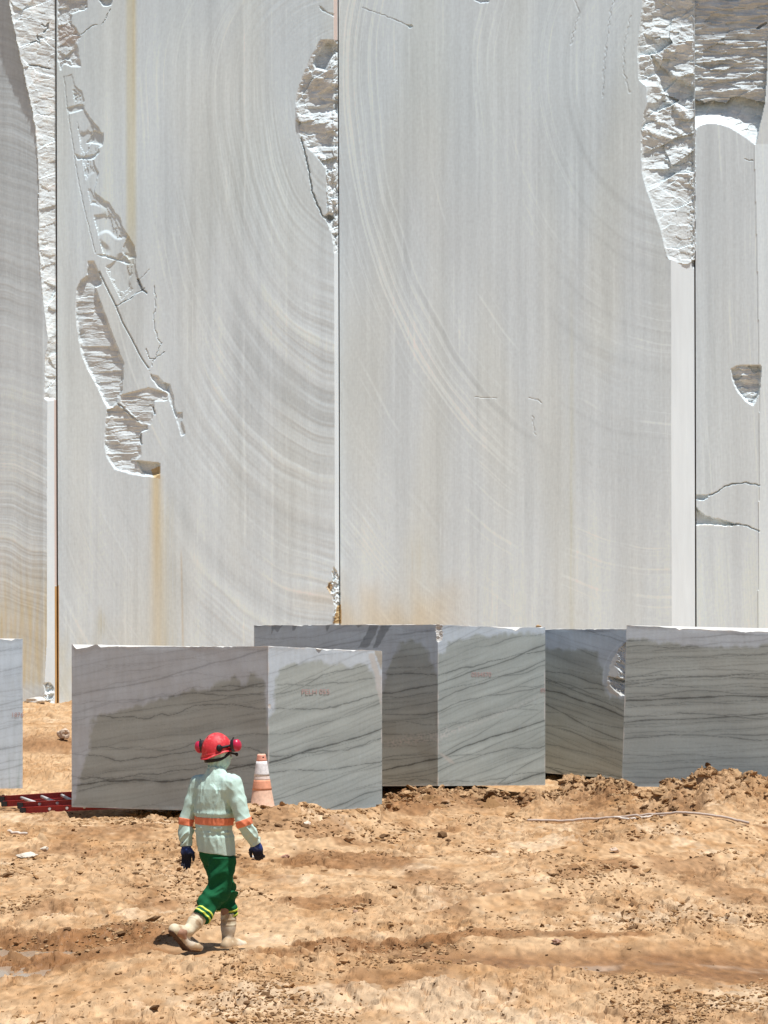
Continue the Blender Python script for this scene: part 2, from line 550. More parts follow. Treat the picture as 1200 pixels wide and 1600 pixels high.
def build_wall():
    fine = np.arange(-40, 1240, 1.3)
    ref = np.concatenate([np.arange(66, 94, 0.65), np.arange(516, 535, 0.65), np.arange(1042, 1092, 0.65)])
    keep = ~(((fine > 65) & (fine < 94.5)) | ((fine > 515) & (fine < 535.5)) | ((fine > 1041) & (fine < 1092.5)))
    s = np.sort(np.concatenate([fine[keep], ref, np.linspace(-1900, -300, 10), np.linspace(-260, -44, 26), np.linspace(1244, 1460, 26),
                                np.linspace(1500, 3100, 10)]))
    v = np.concatenate([np.linspace(-420, -60, 40), np.arange(-52, 1126, 1.3)])
    V, S = np.meshgrid(v, s, indexing='ij')
    V = V.astype(np.float32)
    S = S.astype(np.float32)
    U = S + 0.0028 * V - 1.0
    # small wobble of edges
    wob = 1.2 * n2(U / 14, V / 14, 1) + 0.8 * n2(U / 5, V / 5, 2)

    bA = np.interp(V, [-420, 0, 30, 60, 150, 200, 270, 380, 430, 470, 530, 560, 622, 626, 1000, 1075, 1125],
                   [4, 14, 18, 25, 45, 55, 60, 60, 64, 67, 75, 70, 69, 74, 73, 69, 69]) + np.where(V < 625, 0.8 * wob, 0.0)
    bA = bA - 0.0028 * V + 1.0
    bE = np.interp(V, [-420, 0, 120, 160, 225, 400, 600, 980, 1125], [1200, 1198, 1195, 1192, 1178, 1183, 1187, 1184.5, 1184]) - 0.0028 * V + 1
    d = np.zeros(U.shape, np.float32)
    DB, DC, DD = -0.28, -0.48, -1.18
    stA = (S >= bA) & (S < 87.3)
    d = np.where(stA, DB * np.clip((S - bA) / (86.0 - bA + 1e-3), 0, 1), d)
    d = np.where((S >= 87.3) & (S < 89.1), -0.42, d)
    d = np.where((S >= 89.1) & (S < 522), DB, d)
    d = np.where(S < bA, 0.22 * 0.0182 * np.clip(S - 66, -400, 0), d)
    stB = (S >= 522) & (S < 528.5)
    d = np.where(stB, DB + (DC - DB) * (S - 522) / 6.2, d)
    d = np.where((S >= 528.5) & (S < 529.9), -0.62, d)
    d = np.where((S >= 529.9) & (S < 1048), DC, d)
    stC = (S >= 1048) & (S < 1084.5)
    d = np.where(stC, DC + (DD - DC) * (S - 1048) / 36.5, d)
    d = np.where((S >= 1084.5) & (S < 1086.3), -1.35, d)
    d = np.where((S >= 1086.3) & (S < bE), DD, d)
    stE = S >= bE
    d = np.where(stE, np.maximum(DD + 0.02 - 0.35 * (S - bE) * 0.0182, -2.6), d)

    pA, pB, pC, pD, pE = S < bA, (S >= 89.1) & (S < 522), (S >= 529.9) & (S < 1048), (S >= 1086.3) & (S < bE), stE
    # lab: 0..4 sawn faces, 5..7 side faces, 10.. broken areas
    lab = np.zeros(U.shape, np.int8)
    lab[pB] = 1
    lab[pC] = 2
    lab[pD] = 3
    lab[pE] = 4
    lab[(S >= bA) & (S < 89.1)] = 5
    lab[(S >= 522) & (S < 529.9)] = 6
    lab[(S >= 1048) & (S < 1086.3)] = 7

    # ---- saw arcs
    def arc(cx, cy, k):
        dv = V - cy
        return np.sqrt((U - cx) ** 2 + (np.where(dv < 0, dv, dv / k)) ** 2)
    rA = V - 0.30 * U - 0.0012 * (U - 20) ** 2 + 6 * n2(U / 40, V / 160, 3)
    rB = arc(542, 130, 2.0) + 3 * n2(U / 60, V / 120, 4)
    rC = arc(1060, 100, 1.4) + 3 * n2(U / 60, V / 120, 5)
    rD = U * 1.0 - 0.06 * V + 40
    r = np.where(pA, rA, np.where(pB, rB, np.where(pC, rC, rD)))
    am = 0.35 + 0.65 * sstep(-0.3, 0.4, n2(U / 150, V / 190, 6))
    ed = np.where(pB, sstep(250, 420, U), np.where(pC, np.maximum.reduce([1 - sstep(560, 800, U), 0.7 * sstep(850, 1000, U), 1.3 * (1 - sstep(150, 250, rC))]), np.where(pA, 1.0, 0.25)))
    sawn = pA | pB | pC | pD | pE
    l1, l2, l3 = n1(r / 34, 7), n1(r / 9, 8), n1(r / 3.1, 9)
    g = am * (0.35 + 0.65 * ed) * np.where(pC, 0.75 * sstep(-0.25, 0.5, n2(U / 110, V / 150, 36) + 0.3 * n1(r / 60, 37)), 1.0)
    relief = g * np.where(pC, 0.7, np.where(pA, 0.55, 1.0)) * (0.008 * l1 + 0.0050 * l2 + 0.0026 * l3)
    # vertical wire marks
    vm = n2(U / 4.0, V / 420, 10)
    vm2 = n2(U / 17, V / 700, 11)
    relief += (1 - 0.6 * ed) * (0.0008 * vm + 0.006 * vm2)
    relief += 0.035 * n2(U / 260, V / 330, 12)
    d = d + np.where(sawn, relief, 0.4 * relief)

    # ---- colour
    base = np.ones(U.shape + (3,), np.float32) * np.array([0.685, 0.782, 0.828], np.float32)
    tone = 1 + 0.025 * l1 * g + 0.036 * l2 * g + 0.055 * l3 * g * (0.4 + 0.6 * ed)
    tone += 0.05 * n2(U / 8, V / 330, 13) + 0.025 * n2(U / 3, V / 140, 14) + 0.065 * n2(U / 45, V / 600, 15) + 0.04 * n2(U / 20, V / 900, 40) + 0.05 * n2(U / 1.7, V / 9, 38) + 0.04 * n2(U / 5, V / 4, 39)
    tone += 0.05 * n2(U / 140, V / 220, 16)
    drip = np.maximum(0, n2(U / 2.4, V / 150, 17) - 0.45) * sstep(-0.1, 0.5, n2(U / 60, V / 200, 18))
    tone += 0.35 * drip
    tone += np.where(pC, 0.34, 0.36) * np.maximum(0, n1(r / 2.6, 19) - 0.35) * sstep(0.0, 0.5, n2(U / 90, V / 160, 20) + 0.1)
    bandC = pC * np.exp(-((rC - 505) / 45) ** 2) * (1 - sstep(700, 860, U))
    tone += 0.34 * bandC * np.maximum(0, n1(rC / 2.2, 21) - 0.05)
    tone -= 0.11 * pC * np.exp(-((rC - 478 - 4 * n2(U / 50, V / 50, 22)) / 4.5) ** 2) * sstep(600, 680, U) * (1 - sstep(780, 900, U))
    for (r0, wd, am_) in ((232, 7, 0.10), (244, 4, -0.09), (208, 5, 0.08), (262, 9, -0.10), (300, 7, -0.07), (312, 4, 0.06), (352, 5, -0.06), (425, 6, -0.08),
                          (440, 3, 0.06), (470, 8, -0.05)):
        tone += 1.05 * am_ * pB * np.exp(-((rB - r0) / wd) ** 2) * sstep(300, 440, U) if r0 < 400 else \
            am_ * pB * np.exp(-((rB - r0) / wd) ** 2) * sstep(235, 300, U)
    for (r0, wd, am_) in ((176, 4, -0.09), (213, 2, -0.05), (232, 3, -0.06), (300, 3, -0.06), (326, 2, 0.05), (342, 4, -0.06), (420, 2, -0.05)):
        tone += am_ * pC * np.exp(-((rC - r0) / wd) ** 2) * sstep(820, 900, U)
    tone += np.where(pA, 0.07 * (0.5 * l1 + 0.4 * l2) - 0.14 * (1 - sstep(250, 620, V)), 0)
    # darker and lighter fields
    tone -= 0.06 * pC * np.exp(-(((U - 640) / 110) ** 2 + ((V - 420) / 260) ** 2))
    tone -= 0.05 * pC * np.exp(-(((U - 960) / 110) ** 2 + ((V - 560) / 260) ** 2))
    tone += 0.05 * pB * np.exp(-(((U - 150) / 60) ** 2 + ((V - 250) / 260) ** 2))
    tone -= 0.05 * pB * np.exp(-(((U - 460) / 70) ** 2 + ((V - 590) / 70) ** 2))
    tone += 0.05 * sstep(700, 960, V)  # lower wall lightened: light bounced off the ground put into the colour
    base *= np.clip(tone, 0.5, 1.45)[..., None]
    # cool bluish skin on the upper parts, warmer low down and in mid fields
    cool = (0.5 + 0.5 * n2(U / 120, V / 260, 23)) * (1 - sstep(250, 520, V)) * (pB | pC)
    base *= 1 + cool[..., None] * np.array([-0.045, -0.008, 0.012], np.float32)
    warm = sstep(-0.2, 0.6, n2(U / 70, V / 420, 24)) * np.where(pC | pB, 1.0, 0.3)
    base *= 1 + warm[..., None] * np.array([0.012, -0.008, -0.05], np.float32)

    def stain(mask, c, k=1.0):
        m_ = np.clip(mask * k, 0, 1)[..., None]
        base[:] = base * (1 - m_) + base * np.array(c, np.float32) * m_
    str_ = 0.55 + 0.45 * n2(U / 3, V / 120, 25)
    stain(np.exp(-((U - 205) / 8.0) ** 4) * (1 - sstep(330, 470, V)) * (0.75 + 0.3 * str_), (1.0, 0.90, 0.70))
    stain(np.exp(-((U - 209) / 2.5) ** 2) * (1 - sstep(60, 300, V)) * 0.5, (0.96, 0.84, 0.66))
    stain(np.exp(-((U - 244 - 0.008 * (V - 740)) / (8 + 0.014 * (V - 740))) ** 2) * sstep(738, 746, V) * (1.05 - 0.55 * sstep(760, 1010, V)), (1.0, 0.82, 0.57))
    stain(np.exp(-((U - 260) / 16) ** 2) * sstep(740, 830, V) * str_, (0.97, 0.92, 0.80))
    stain(np.exp(-((U - 283 - 0.02 * (V - 860)) / 1.6) ** 2) * sstep(850, 880, V), (0.92, 0.82, 0.72))
    lowA = pA * sstep(820, 980, V) * (0.6 + 0.4 * n2(U / 5, V / 90, 26)) * (1 - 0.7 * sstep(1060, 1080, V))
    stain(lowA, (0.97, 0.80, 0.56), 1.2)
    lowC = pC * sstep(885, 990, V - 30 * n2(U / 26, V / 60, 27) + 0.0006 * (U - 560) ** 2) * (1 - sstep(660, 760, U))
    stain(lowC, (1.0, 0.86, 0.69), 1.0)
    stain(pC * np.exp(-((U - 650) / 20) ** 2 - ((V - 870) / 40) ** 2) * str_, (0.98, 0.93, 0.84))
    stain(pB * sstep(940, 1060, V) * (1 - sstep(100, 300, U)) * (0.5 + 0.6 * n2(U / 12, V / 40, 28)), (0.97, 0.89, 0.74))
    stain(pB * np.exp(-((V - 935) / 16) ** 2) * sstep(440, 500, U), (0.97, 0.89, 0.80), 0.8)
    stain(pB * np.exp(-((U - 158) / 7) ** 2 - ((V - 975) / 22) ** 2) * 1.2 * str_, (0.85, 0.78, 0.62))
    stain(pC * np.exp(-((U - 893) / 4) ** 2) * sstep(300, 700, V) * str_, (0.96, 0.93, 0.82))
    for (uu, ww, a_) in ((382, 1.6, 0.16), (645, 2.0, -0.05), (748, 2.2, -0.08), (812, 2.6, -0.06), (893, 3, 0.07), (902, 2, 0.06), (940, 2, 0.05), (425, 1.2, 0.08),
                         (448, 1.0, 0.09), (330, 3, -0.05), (375, 2.5, -0.06), (285, 7, -0.04), (960, 1.4, 0.07), (985, 1.2, 0.05)):
        m_ = np.exp(-((U - uu - 3 * n2(0.3, V / 200, 29)) / ww) ** 2) * sstep(-0.5, 0.3, n2(U / 30, V / 130, 30))
        base *= (1 + a_ * m_ * (pB | pC))[..., None]
    # side faces: fresher, paler stone
    side = (lab >= 5) & (lab <= 7)
    pale_c = np.array([0.74, 0.82, 0.86], np.float32)
    sc_ = pale_c * (1 + 0.03 * n2(U / 6, V / 90, 33) + 0.02 * n2(U / 40, V / 60, 34))[..., None]
    base = np.where(side[..., None], sc_, base)
    groove = ((S >= 87.3) & (S < 89.1)) | ((S >= 528.5) & (S < 529.9)) | ((S >= 1084.5) & (S < 1086.3))
    base = np.where(groove[..., None], base * np.array([0.60, 0.50, 0.43], np.float32), base)
    pk = (S >= 84.0) & (S < 88.0) & (V > 80) & (V < 915)
    base = np.where(pk[..., None], base * np.array([0.92, 0.72, 0.64], np.float32), base)
    rust = (S >= 83.6) & (S < 90.5) & (V >= 915 + 2 * wob)
    base = np.where(rust[..., None], np.array([0.56, 0.36, 0.16], np.float32) * (1 + 0.2 * n2(U / 3, V / 30, 35))[..., None], base)
    pk2 = (S >= 522.5) & (S < 528.2) & (V < 82)
    base = np.where(pk2[..., None], np.array([0.70, 0.60, 0.55], np.float32), base)

    # ---- broken areas
    ALL = np.s_[:, :]

    def win(pts, pad=12):
        pts = np.asarray(pts, np.float32)
        (u0, v0), (u1, v1) = pts.min(0), pts.max(0)
        r0, r1 = np.searchsorted(v, [v0 - pad, v1 + pad])
        c0, c1 = np.searchsorted(s, [u0 - pad - 5, u1 + pad + 5])
        return np.s_[max(r0, 0):r1, max(c0, 0):c1]

    def rough(ax, ay, seed, oc=5, w=ALL):
        x, y = U[w] / ax, V[w] / ay
        wx = x + 0.5 * n2(x * 0.7, y * 0.7, seed + 3)
        wy = y + 0.5 * n2(x * 0.7, y * 0.7, seed + 4)
        rr, a = 1.15 * facets(x * 0.8 + 0.25 * wy, y * 0.8, seed + 60) + 0.32 * facets(x * 2.3, y * 2.3 + 0.4 * wx, seed + 61) + 0.10 * facets(x * 6, y * 6, seed + 62), 0.26
        for i in range(oc):
            q = n2(wx, wy, seed + 11 * i)
            rr = rr + a * ((1 - 2 * np.abs(q)) * 0.5 + 0.5 * q)
            wx, wy, a = wx * 2.1 + 1.7, wy * 2.1 + 0.6, a * 0.52
        return rr
    fresh = np.array([0.75, 0.83, 0.86], np.float32)
    dusty = np.array([0.53, 0.585, 0.60], np.float32)

    def paint_rough(m, seed, k=1.0, w=ALL):
        u_, v_ = U[w][m], V[w][m]
        t = np.clip(0.55 + 0.5 * n2(u_ / 22, v_ / 12, seed) + 0.25 * n2(u_ / 6, v_ / 4, seed + 1), 0, 1)[..., None]
        c = dusty + (fresh - dusty) * t
        c = c * k * (1 + 0.07 * n2(u_ / 2.5, v_ / 2.5, seed + 2))[..., None]
        base[w][m] = c

    def carve(pts, depth, bev, code=None, rough_amp=0.0, ax=14, ay=7, seed=200, edge=1.0, tilt=(0, 0), k=1.0):
        w = win(pts)
        u_, v_ = U[w], V[w]
        sd = poly_sd(u_, v_, pts) + edge * wob[w]
        m = sd > 0
        c0 = np.mean(np.asarray(pts), 0)
        bev = bev * (0.35 + 1.3 * np.abs(n2(u_ / 16, v_ / 16, 311)) + 0.5 * np.abs(n2(u_ / 5, v_ / 5, 312)))
        dep = depth * (0.85 + 0.5 * n2(u_ / 30, v_ / 30, 313)) * np.clip(sd / bev, 0, 1) + (tilt[0] * (u_ - c0[0]) + tilt[1] * (v_ - c0[1])) * np.clip(sd / bev, 0, 1)
        d[w] = np.where(m, d[w] - dep, d[w])
        if rough_amp:
            d[w] = np.where(m, d[w] + rough_amp * rough(ax, ay, seed, 5, w) * np.clip(sd / 4, 0, 1), d[w])
            paint_rough(m & (sd > 0.5), seed + 50, k, w)
            if code is not None:
                lab[w][m] = code
        full = np.full(U.shape, -30.0, np.float32)
        full[w] = sd
        return full

    def groove_line(pts, width, depth, jag=1.2, dark=0.35):
        w = win(pts, 10)
        u_, v_ = U[w], V[w]
        ld = line_d(u_ + jag * n2(u_ / 7, v_ / 7, 301), v_ + jag * n2(u_ / 7, v_ / 7, 302), pts)
        k = np.clip(1 - ld / width, 0, 1)
        d[w] -= depth * np.minimum(1, 1.6 * k)
        base[w] = base[w] * (1 - dark * (k > 0.25)[..., None])

    # A's broken edge, upper left
    zone = stA & (V < 624 + 3 * wob)
    wA = win([(0, -420), (92, 640)])
    rg = np.zeros_like(d)
    rg[wA] = rough(44, 26, 401, 4, wA)
    lay = n2(U / 60 + 0.4 * n2(U / 20, V / 20, 405), (V - 0.25 * U) / 5.5, 403) + 0.6 * n2(U / 40, (V - 0.2 * U) / 2.6, 404)
    kk = np.clip((S - bA) / 5, 0, 1) * np.clip((87 - S) / 2, 0, 1)
    d = np.where(zone, d + kk * (0.030 * rg + 0.0055 * lay - 0.02), d)
    paint_rough(zone, 451, 1.14)  # lightened: sun on this right-facing break is partly in the colour
    lab[zone] = 10
    groove_line([(66, 38), (72, 42), (76, 36), (74, 46), (68, 50)], 1.6, 0.05)
    groove_line([(48, 68), (56, 64), (62, 68), (58, 56), (66, 58)], 1.6, 0.05)
    groove_line([(45, 101), (60, 103), (78, 108)], 1.5, 0.05)
    # chips at the foot of that edge
    carve([(68, 1068), (76, 1066), (84, 1070), (86, 1080), (84, 1092), (84, 1105), (72, 1105), (66, 1090), (70, 1080)], 0.08, 5, 10, 0.07, 8, 6, 470, 1.0, (0, -0.004), 1.05)

    # middle break
    carve([(500, 62), (486, 88), (474, 113), (465, 138), (461, 160), (462, 185), (467, 205), (473, 222), (483, 233), (497, 248), (508, 262), (511, 290),
           (514, 332), (504, 338), (511, 347), (518, 366), (522, 395), (528.5, 395), (528.5, 62)], 0.12, 9, 11, 0.085, 46, 24, 411, 0.8, (0.002, 0.0))
    # facets inside the middle break: hollow at the top, shelves below
    md = poly_sd(U, V, [(520, 62), (528, 70), (528, 82), (518, 92), (510, 112), (492, 108), (488, 98), (494, 84), (508, 66)])
    d = np.where(md > 0, d - 0.22 * np.clip(md / 5, 0, 1), d)
    for (pts, dep) in (([(492, 148), (528, 128), (528, 160), (512, 166), (498, 160)], 0.09), ([(480, 168), (500, 166), (528, 158), (528, 196), (505, 196), (486, 186)], 0.07)):
        q = poly_sd(U, V, pts) + wob
        d = np.where(q > 0, d - dep * np.clip(q / 3, 0, 1) * np.clip((np.max([p[1] for p in pts]) - V) / 20, 0, 1), d)
    zone = (S > 510) & (S < 528.2) & (V > 245) & (V < 345)
    w7 = win([(505, 240), (535, 350)])
    d[w7] = np.where(zone[w7], d[w7] + 0.03 * rough(7, 14, 431, 5, w7) * np.clip((528 - S[w7]) / 3, 0, 1), d[w7])
    carve([(504, 338), (512, 336), (524, 338), (525, 344), (514, 346)], 0.14, 2, 11, 0.02, 6, 5, 433)
    groove_line([(470, 215), (475, 232), (482, 262), (488, 300), (498, 325), (504, 338)], 1.5, 0.06)
    carve([(497, 8), (506, 13), (515, 20), (522, 22), (522, 26), (512, 22), (503, 17)], 0.05, 2.5)
    # middle chips low down
    carve([(521, 885), (527, 893), (531, 905), (532, 935), (531, 950), (533, 970), (519, 972), (523, 950), (518, 930), (511, 918), (513, 911), (519, 908)], 0.06, 4, 11, 0.07, 7, 7, 441, 1.0, (0, -0.002), 1.05)
    carve([(518, 893), (527, 893), (521, 906)], 0.08, 2)
    m_ = poly_sd(U, V, [(527, 946), (533, 944), (534, 975), (520, 975), (522, 968)]) > 0
    base[:] = np.where(m_[..., None], base * np.array([0.75, 0.52, 0.28], np.float32), base)
    m_ = poly_sd(U, V, [(510, 918), (516, 910), (520, 916), (516, 928)]) > 0
    base[:] = np.where(m_[..., None], base * np.array([0.85, 0.62, 0.40], np.float32), base)

    # right break
    sd = carve([(1004, 8), (1000, 38), (996, 80), (998, 125), (1010, 135), (1012, 160), (1006, 180), (1003, 200), (1001, 225), (1003, 270), (1008, 290), (1015, 310),
                (1024, 335), (1032, 360), (1038, 385), (1042, 402), (1050, 405), (1060, 411), (1074, 412), (1086.5, 406), (1086.5, -430), (1020, -430)], 0.10, 12, 12, 0.055, 34, 15, 421, 1.0,
               (0.0, -0.0002))
    zone = sd > 0
    # slope the broken rock back towards the crack on its right
    lf_ = np.interp(V, [-430, 8, 38, 80, 125, 135, 160, 180, 225, 270, 290, 310, 335, 360, 385, 412], [1010, 1004, 1000, 996, 998, 1010, 1012, 1006, 1001, 1003, 1008, 1015, 1024, 1032, 1038, 1046])
    tz = np.clip((U - lf_) / (1086 - lf_), 0, 1)
    lowk = sstep(250, 330, V)
    pz = (1 - (1 - tz) ** 3.0) * (1 - lowk) + tz * lowk
    wR = win([(990, -430), (1100, 425)])
    rr_ = np.zeros_like(d)
    rr_[wR] = rough(46, 24, 421, 4, wR)
    rz = (0.115 - 0.075 * lowk) * rr_ * np.clip(sd / 5, 0, 1) * np.clip((1086 - S) / 3, 0.15, 1)
    d = np.where(zone, DC - 0.06 * np.clip(sd / 4, 0, 1) + (DD - DC + 0.08) * pz + rz, d)
    lay = n2(U / 50 + 0.5 * n2(U / 25, V / 25, 425), (V - 0.45 * U) / 9, 423) + 0.5 * n2(U / 30, (V - 0.4 * U) / 4, 424)
    d = np.where(zone, d + 0.014 * lay * np.clip(sd / 6, 0, 1) * (1 - 0.5 * lowk), d)
    for (pts, dep, sl_) in (([(1004, 52), (1020, 58), (1030, 66), (1048, 80), (1046, 84), (1020, 78), (1008, 70)], 0.16, 0),
                            ([(1013, 82), (1026, 92), (1046, 112), (1070, 125), (1085, 135), (1085, 190), (1060, 165), (1036, 148), (1026, 120), (1018, 96)], 0.20, 1),
                            ([(1012, 165), (1036, 152), (1060, 172), (1082, 198), (1060, 205), (1030, 190)], 0.13, 0),
                            ([(1005, 180), (1030, 190), (1062, 207), (1085, 222), (1085, 240), (1040, 215), (1006, 200)], 0.07, 1)):
        q = poly_sd(U, V, pts) + 1.5 * wob
        ext = max(p[1] for p in pts)
        d = np.where((q > 0) & zone, d - dep * np.clip(q / 4, 0, 1) * np.clip((ext - V) / 45, 0, 1), d)
    # drill-hole scars beside the crack
    scar = (S > 1072) & (S < 1084.5) & (V > 230) & (V < 405)
    d = np.where(scar, d - 0.03 * np.clip((S - 1072) / 8, 0, 1) * (n2(U / 5, V / 5, 426) > 0.1), d)
    carve([(1080, 405), (1086, 406), (1086, 422), (1080, 415)], 0.15, 2)
    # overhanging layered rock at the top right, with a bright shelf under it
    top = (S >= 1086.3) & (S < bE + 3)
    vlow = np.interp(U, [1086, 1100, 1112, 1128, 1136, 1142, 1150, 1165, 1195], [155, 160, 157, 160, 160, 152, 149, 153, 159]) + 1.3 * wob
    vcur = np.interp(U, [1086, 1092, 1100, 1110, 1125, 1140, 1155, 1168, 1180], [202, 197, 194, 193, 194, 199, 208, 217, 226])
    zt = top & (V < vlow)
    layt = n2(U / 60 + 0.4 * n2(U / 20, V / 20, 408), (V + 0.1 * U) / 7, 406) + 0.7 * n2(U / 40, V / 3.2, 407)
    wT = win([(1080, -420), (1215, 240)])
    r1_, r2_ = np.zeros_like(d), np.zeros_like(d)
    r1_[wT] = rough(40, 10, 461, 5, wT)
    r2_[wT] = rough(16, 9, 463, 5, wT)
    d = np.where(zt, DD - 0.12 - 0.0009 * (V - 100) + 0.05 * r1_ + 0.030 * layt, d)
    zs = top & (V >= vlow) & (V < vcur)
    ts = np.clip((vcur - V) / np.maximum(vcur - vlow, 4), 0, 1)
    d = np.where(zs, DD - 0.62 * ts + 0.03 * r2_ * np.clip(ts * 3, 0, 1), d)
    paint_rough(zt, 465, 0.90)  # overhang darkened: shade of its downward faces put into the colour
    paint_rough(zs, 468, 1.10)  # shelf lightened: sun on its upward slope put into the colour
    lab[zt | zs] = 13
    carve([(1092, 104), (1100, 98), (1112, 102), (1126, 97), (1140, 100), (1118, 106), (1108, 110)], 0.10, 3)
    groove_line([(1184, 44), (1190, 40), (1197, 36)], 2.2, 0.1)
    # notch in the right-hand face
    carve([(1142, 576), (1150, 571), (1165, 570), (1188, 570), (1190, 580), (1187.5, 615), (1177, 635), (1165, 628), (1152, 612), (1143, 592)], 0.17, 4, 14, 0.045, 20, 6, 481, 0.6)
    q = poly_sd(U, V, [(1168, 571), (1190, 571), (1190, 580), (1178, 582)])
    d = np.where(q > 0, d - 0.1, d)
    # cracks and shelf low on the right-hand face
    carve([(1087, 788), (1093, 799), (1101, 806), (1126, 811), (1156, 821), (1135, 822), (1110, 820), (1087, 820)], 0.22, 2.5)
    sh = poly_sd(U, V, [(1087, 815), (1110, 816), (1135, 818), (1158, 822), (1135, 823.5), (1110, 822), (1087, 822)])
    base[:] = np.where((sh > 0)[..., None], fresh * 1.08, base)  # ledge strip lightened: its sunlit top put into the colour
    carve([(1088, 773), (1106, 773), (1107, 779), (1098, 782), (1088, 780)], 0.12, 2)
    groove_line([(1107, 774), (1118, 770), (1130, 762), (1140, 757), (1152, 755), (1163, 754), (1186, 758)], 1.3, 0.05)
    groove_line([(1150, 818), (1168, 822), (1186, 830)], 1.3, 0.05)
    # left panel: stepped slabs and torn patches
    chain = [(112, 116), (117, 133), (128, 143), (133, 158), (130, 165), (133, 173), (143, 186), (155, 201), (162, 212), (160, 228), (155, 232), (155, 240), (147, 248),
             (150, 262), (155, 271), (150, 290), (148, 301), (160, 310), (170, 316), (175, 325), (187, 340), (191, 352), (200, 368), (209, 384), (213, 400), (212, 420), (222, 450),
             (218, 456), (182, 478), (165, 445), (155, 425), (149, 396), (140, 360), (130, 320), (120, 270), (116, 245), (112, 215), (106, 175), (103, 150), (99, 118)]
    wc = win(chain)
    sdc = poly_sd(U[wc], V[wc], chain) + 0.9 * wob[wc]
    lfc = np.interp(V[wc], [118, 150, 175, 215, 245, 270, 320, 360, 396, 425, 445, 478], [99, 103, 106, 112, 116, 120, 130, 140, 149, 155, 165, 182])
    d[wc] = np.where(sdc > 0, d[wc] - 0.026 * np.clip(sdc / 1.2, 0, 1) * np.clip((U[wc] - lfc) / 34, 0.06, 1), d[wc])
    base[wc] *= np.where(sdc > 0, 0.96 + 0.05 * n2(U[wc] / 2.5, V[wc] / 60, 309), 1.0)[..., None]
    for (o1, a1) in ((6.0, 0.013), (13.0, 0.016)):
        st_ = (sdc > o1 + 5 * n2(U[wc] / 8, V[wc] / 13, 315) + 2 * n2(U[wc] / 3, V[wc] / 4, 316)) & (U[wc] > lfc + 12)
        d[wc] -= a1 * st_ * sstep(-0.2, 0.0, n2(U[wc] / 40, V[wc] / 40, 317))
    groove_line([(100, 120), (103, 150), (106, 175), (112, 215), (116, 245), (120, 270), (130, 320), (140, 360), (149, 396)], 1.0, 0.012, 0.8, 0.12)
    for (pts, dep) in (([(103, 168), (128, 162), (133, 165), (130, 172), (108, 178)], 0.03), ([(116, 240), (130, 244), (150, 240), (156, 232), (148, 250), (120, 250)], 0.04),
                       ([(145, 203), (152, 204), (162, 208), (161, 228), (152, 226), (134, 224), (140, 216)], 0.028), ([(149, 397), (165, 397), (188, 405), (196, 398), (205, 412), (200, 414), (186, 408), (160, 402)], 0.045),
                       ([(192, 385), (200, 368), (210, 385), (213, 402), (200, 406), (191, 395)], 0.035)):
        q = poly_sd(U, V, pts) + 0.7 * wob
        d = np.where(q > 0, d - dep * np.clip(q / 2, 0, 1), d)
    carve([(89.5, -2), (137, -2), (137, 12), (132, 16), (112, 22), (113, 37), (120, 45), (127, 58), (120, 70), (124, 88), (128, 105), (112, 105), (100, 101), (95, 110), (89.5, 95)], 0.05, 3, 15, 0.03, 16, 11, 491)
    q = poly_sd(U, V, [(91, 40), (110, 38), (119, 47), (124, 60), (116, 68), (100, 72), (92, 66)])
    base[:] = np.where((q > 0)[..., None], np.array([0.62, 0.63, 0.62], np.float32), base)
    carve([(150, -4), (178, -4), (174, 9), (162, 10)], 0.08, 3, 15, 0.02, 10, 10, 493)
    groove_line([(127, 54), (140, 43), (150, 38)], 1.0, 0.02)
    groove_line([(160, 38), (172, 14)], 1.0, 0.02)
    lens = [(137, 408), (147, 407), (153, 422), (160, 440), (158, 446), (150, 450), (165, 492), (185, 545), (194, 568), (193, 592), (191, 612), (185, 630), (178, 638), (167, 638),
            (155, 612), (148, 597), (135, 575), (126, 550), (119, 505), (118, 470), (120, 450), (126, 438), (135, 430)]
    carve(lens, 0.100, 4, 15, 0.015, 44, 8, 495, 0.5)
    carve([(188, 617), (210, 611), (232, 605), (257, 612), (265, 616), (262, 626), (242, 628), (240, 645), (236, 664), (222, 664), (208, 650), (195, 640), (187, 632)], 0.05, 3, 15, 0.012, 30, 5, 497, 0.5)
    carve([(167, 640), (185, 632), (195, 640), (206, 652), (220, 662), (232, 664), (232, 672), (222, 676), (220, 697), (221, 712), (213, 719), (250, 723), (250, 740), (243, 746), (222, 744),
           (200, 740), (178, 733), (167, 715), (163, 698), (164, 660)], 0.085, 4, 15, 0.016, 34, 5, 499, 0.5)
    q = poly_sd(U, V, [(213, 719), (250, 723), (250, 741), (240, 743), (222, 738)])
    d = np.where(q > 0, d - 0.12 * np.clip(q / 2, 0, 1), d)
    m_ = poly_sd(U, V, [(236, 734), (250, 728), (251, 748), (240, 746)]) > 0
    base[:] = np.where(m_[..., None], np.array([0.60, 0.47, 0.27], np.float32), base)
    groove_line([(155, 425), (168, 452), (181, 478), (192, 505), (205, 528), (220, 558), (232, 575)], 1.6, 0.03, 0.3)
    groove_line([(181, 478), (200, 468), (218, 456), (225, 450)], 1.2, 0.03)
    groove_line([(213, 440), (224, 432), (233, 421)], 0.8, 0.01, 1, 0.2)
    groove_line([(216, 436), (222, 452), (229, 458)], 1.8, 0.06)
    groove_line([(241, 448), (243, 470), (240, 500), (246, 530), (252, 536), (243, 556), (236, 572)], 1.1, 0.02, 2.2, 0.2)
    groove_line([(228, 545), (234, 560), (242, 560), (258, 550)], 1.0, 0.025)
    carve([(232, 576), (238, 586), (246, 588), (256, 598), (264, 600), (266, 616), (258, 612), (247, 606), (236, 592)], 0.07, 2.5, 15, 0.015, 10, 6, 501)
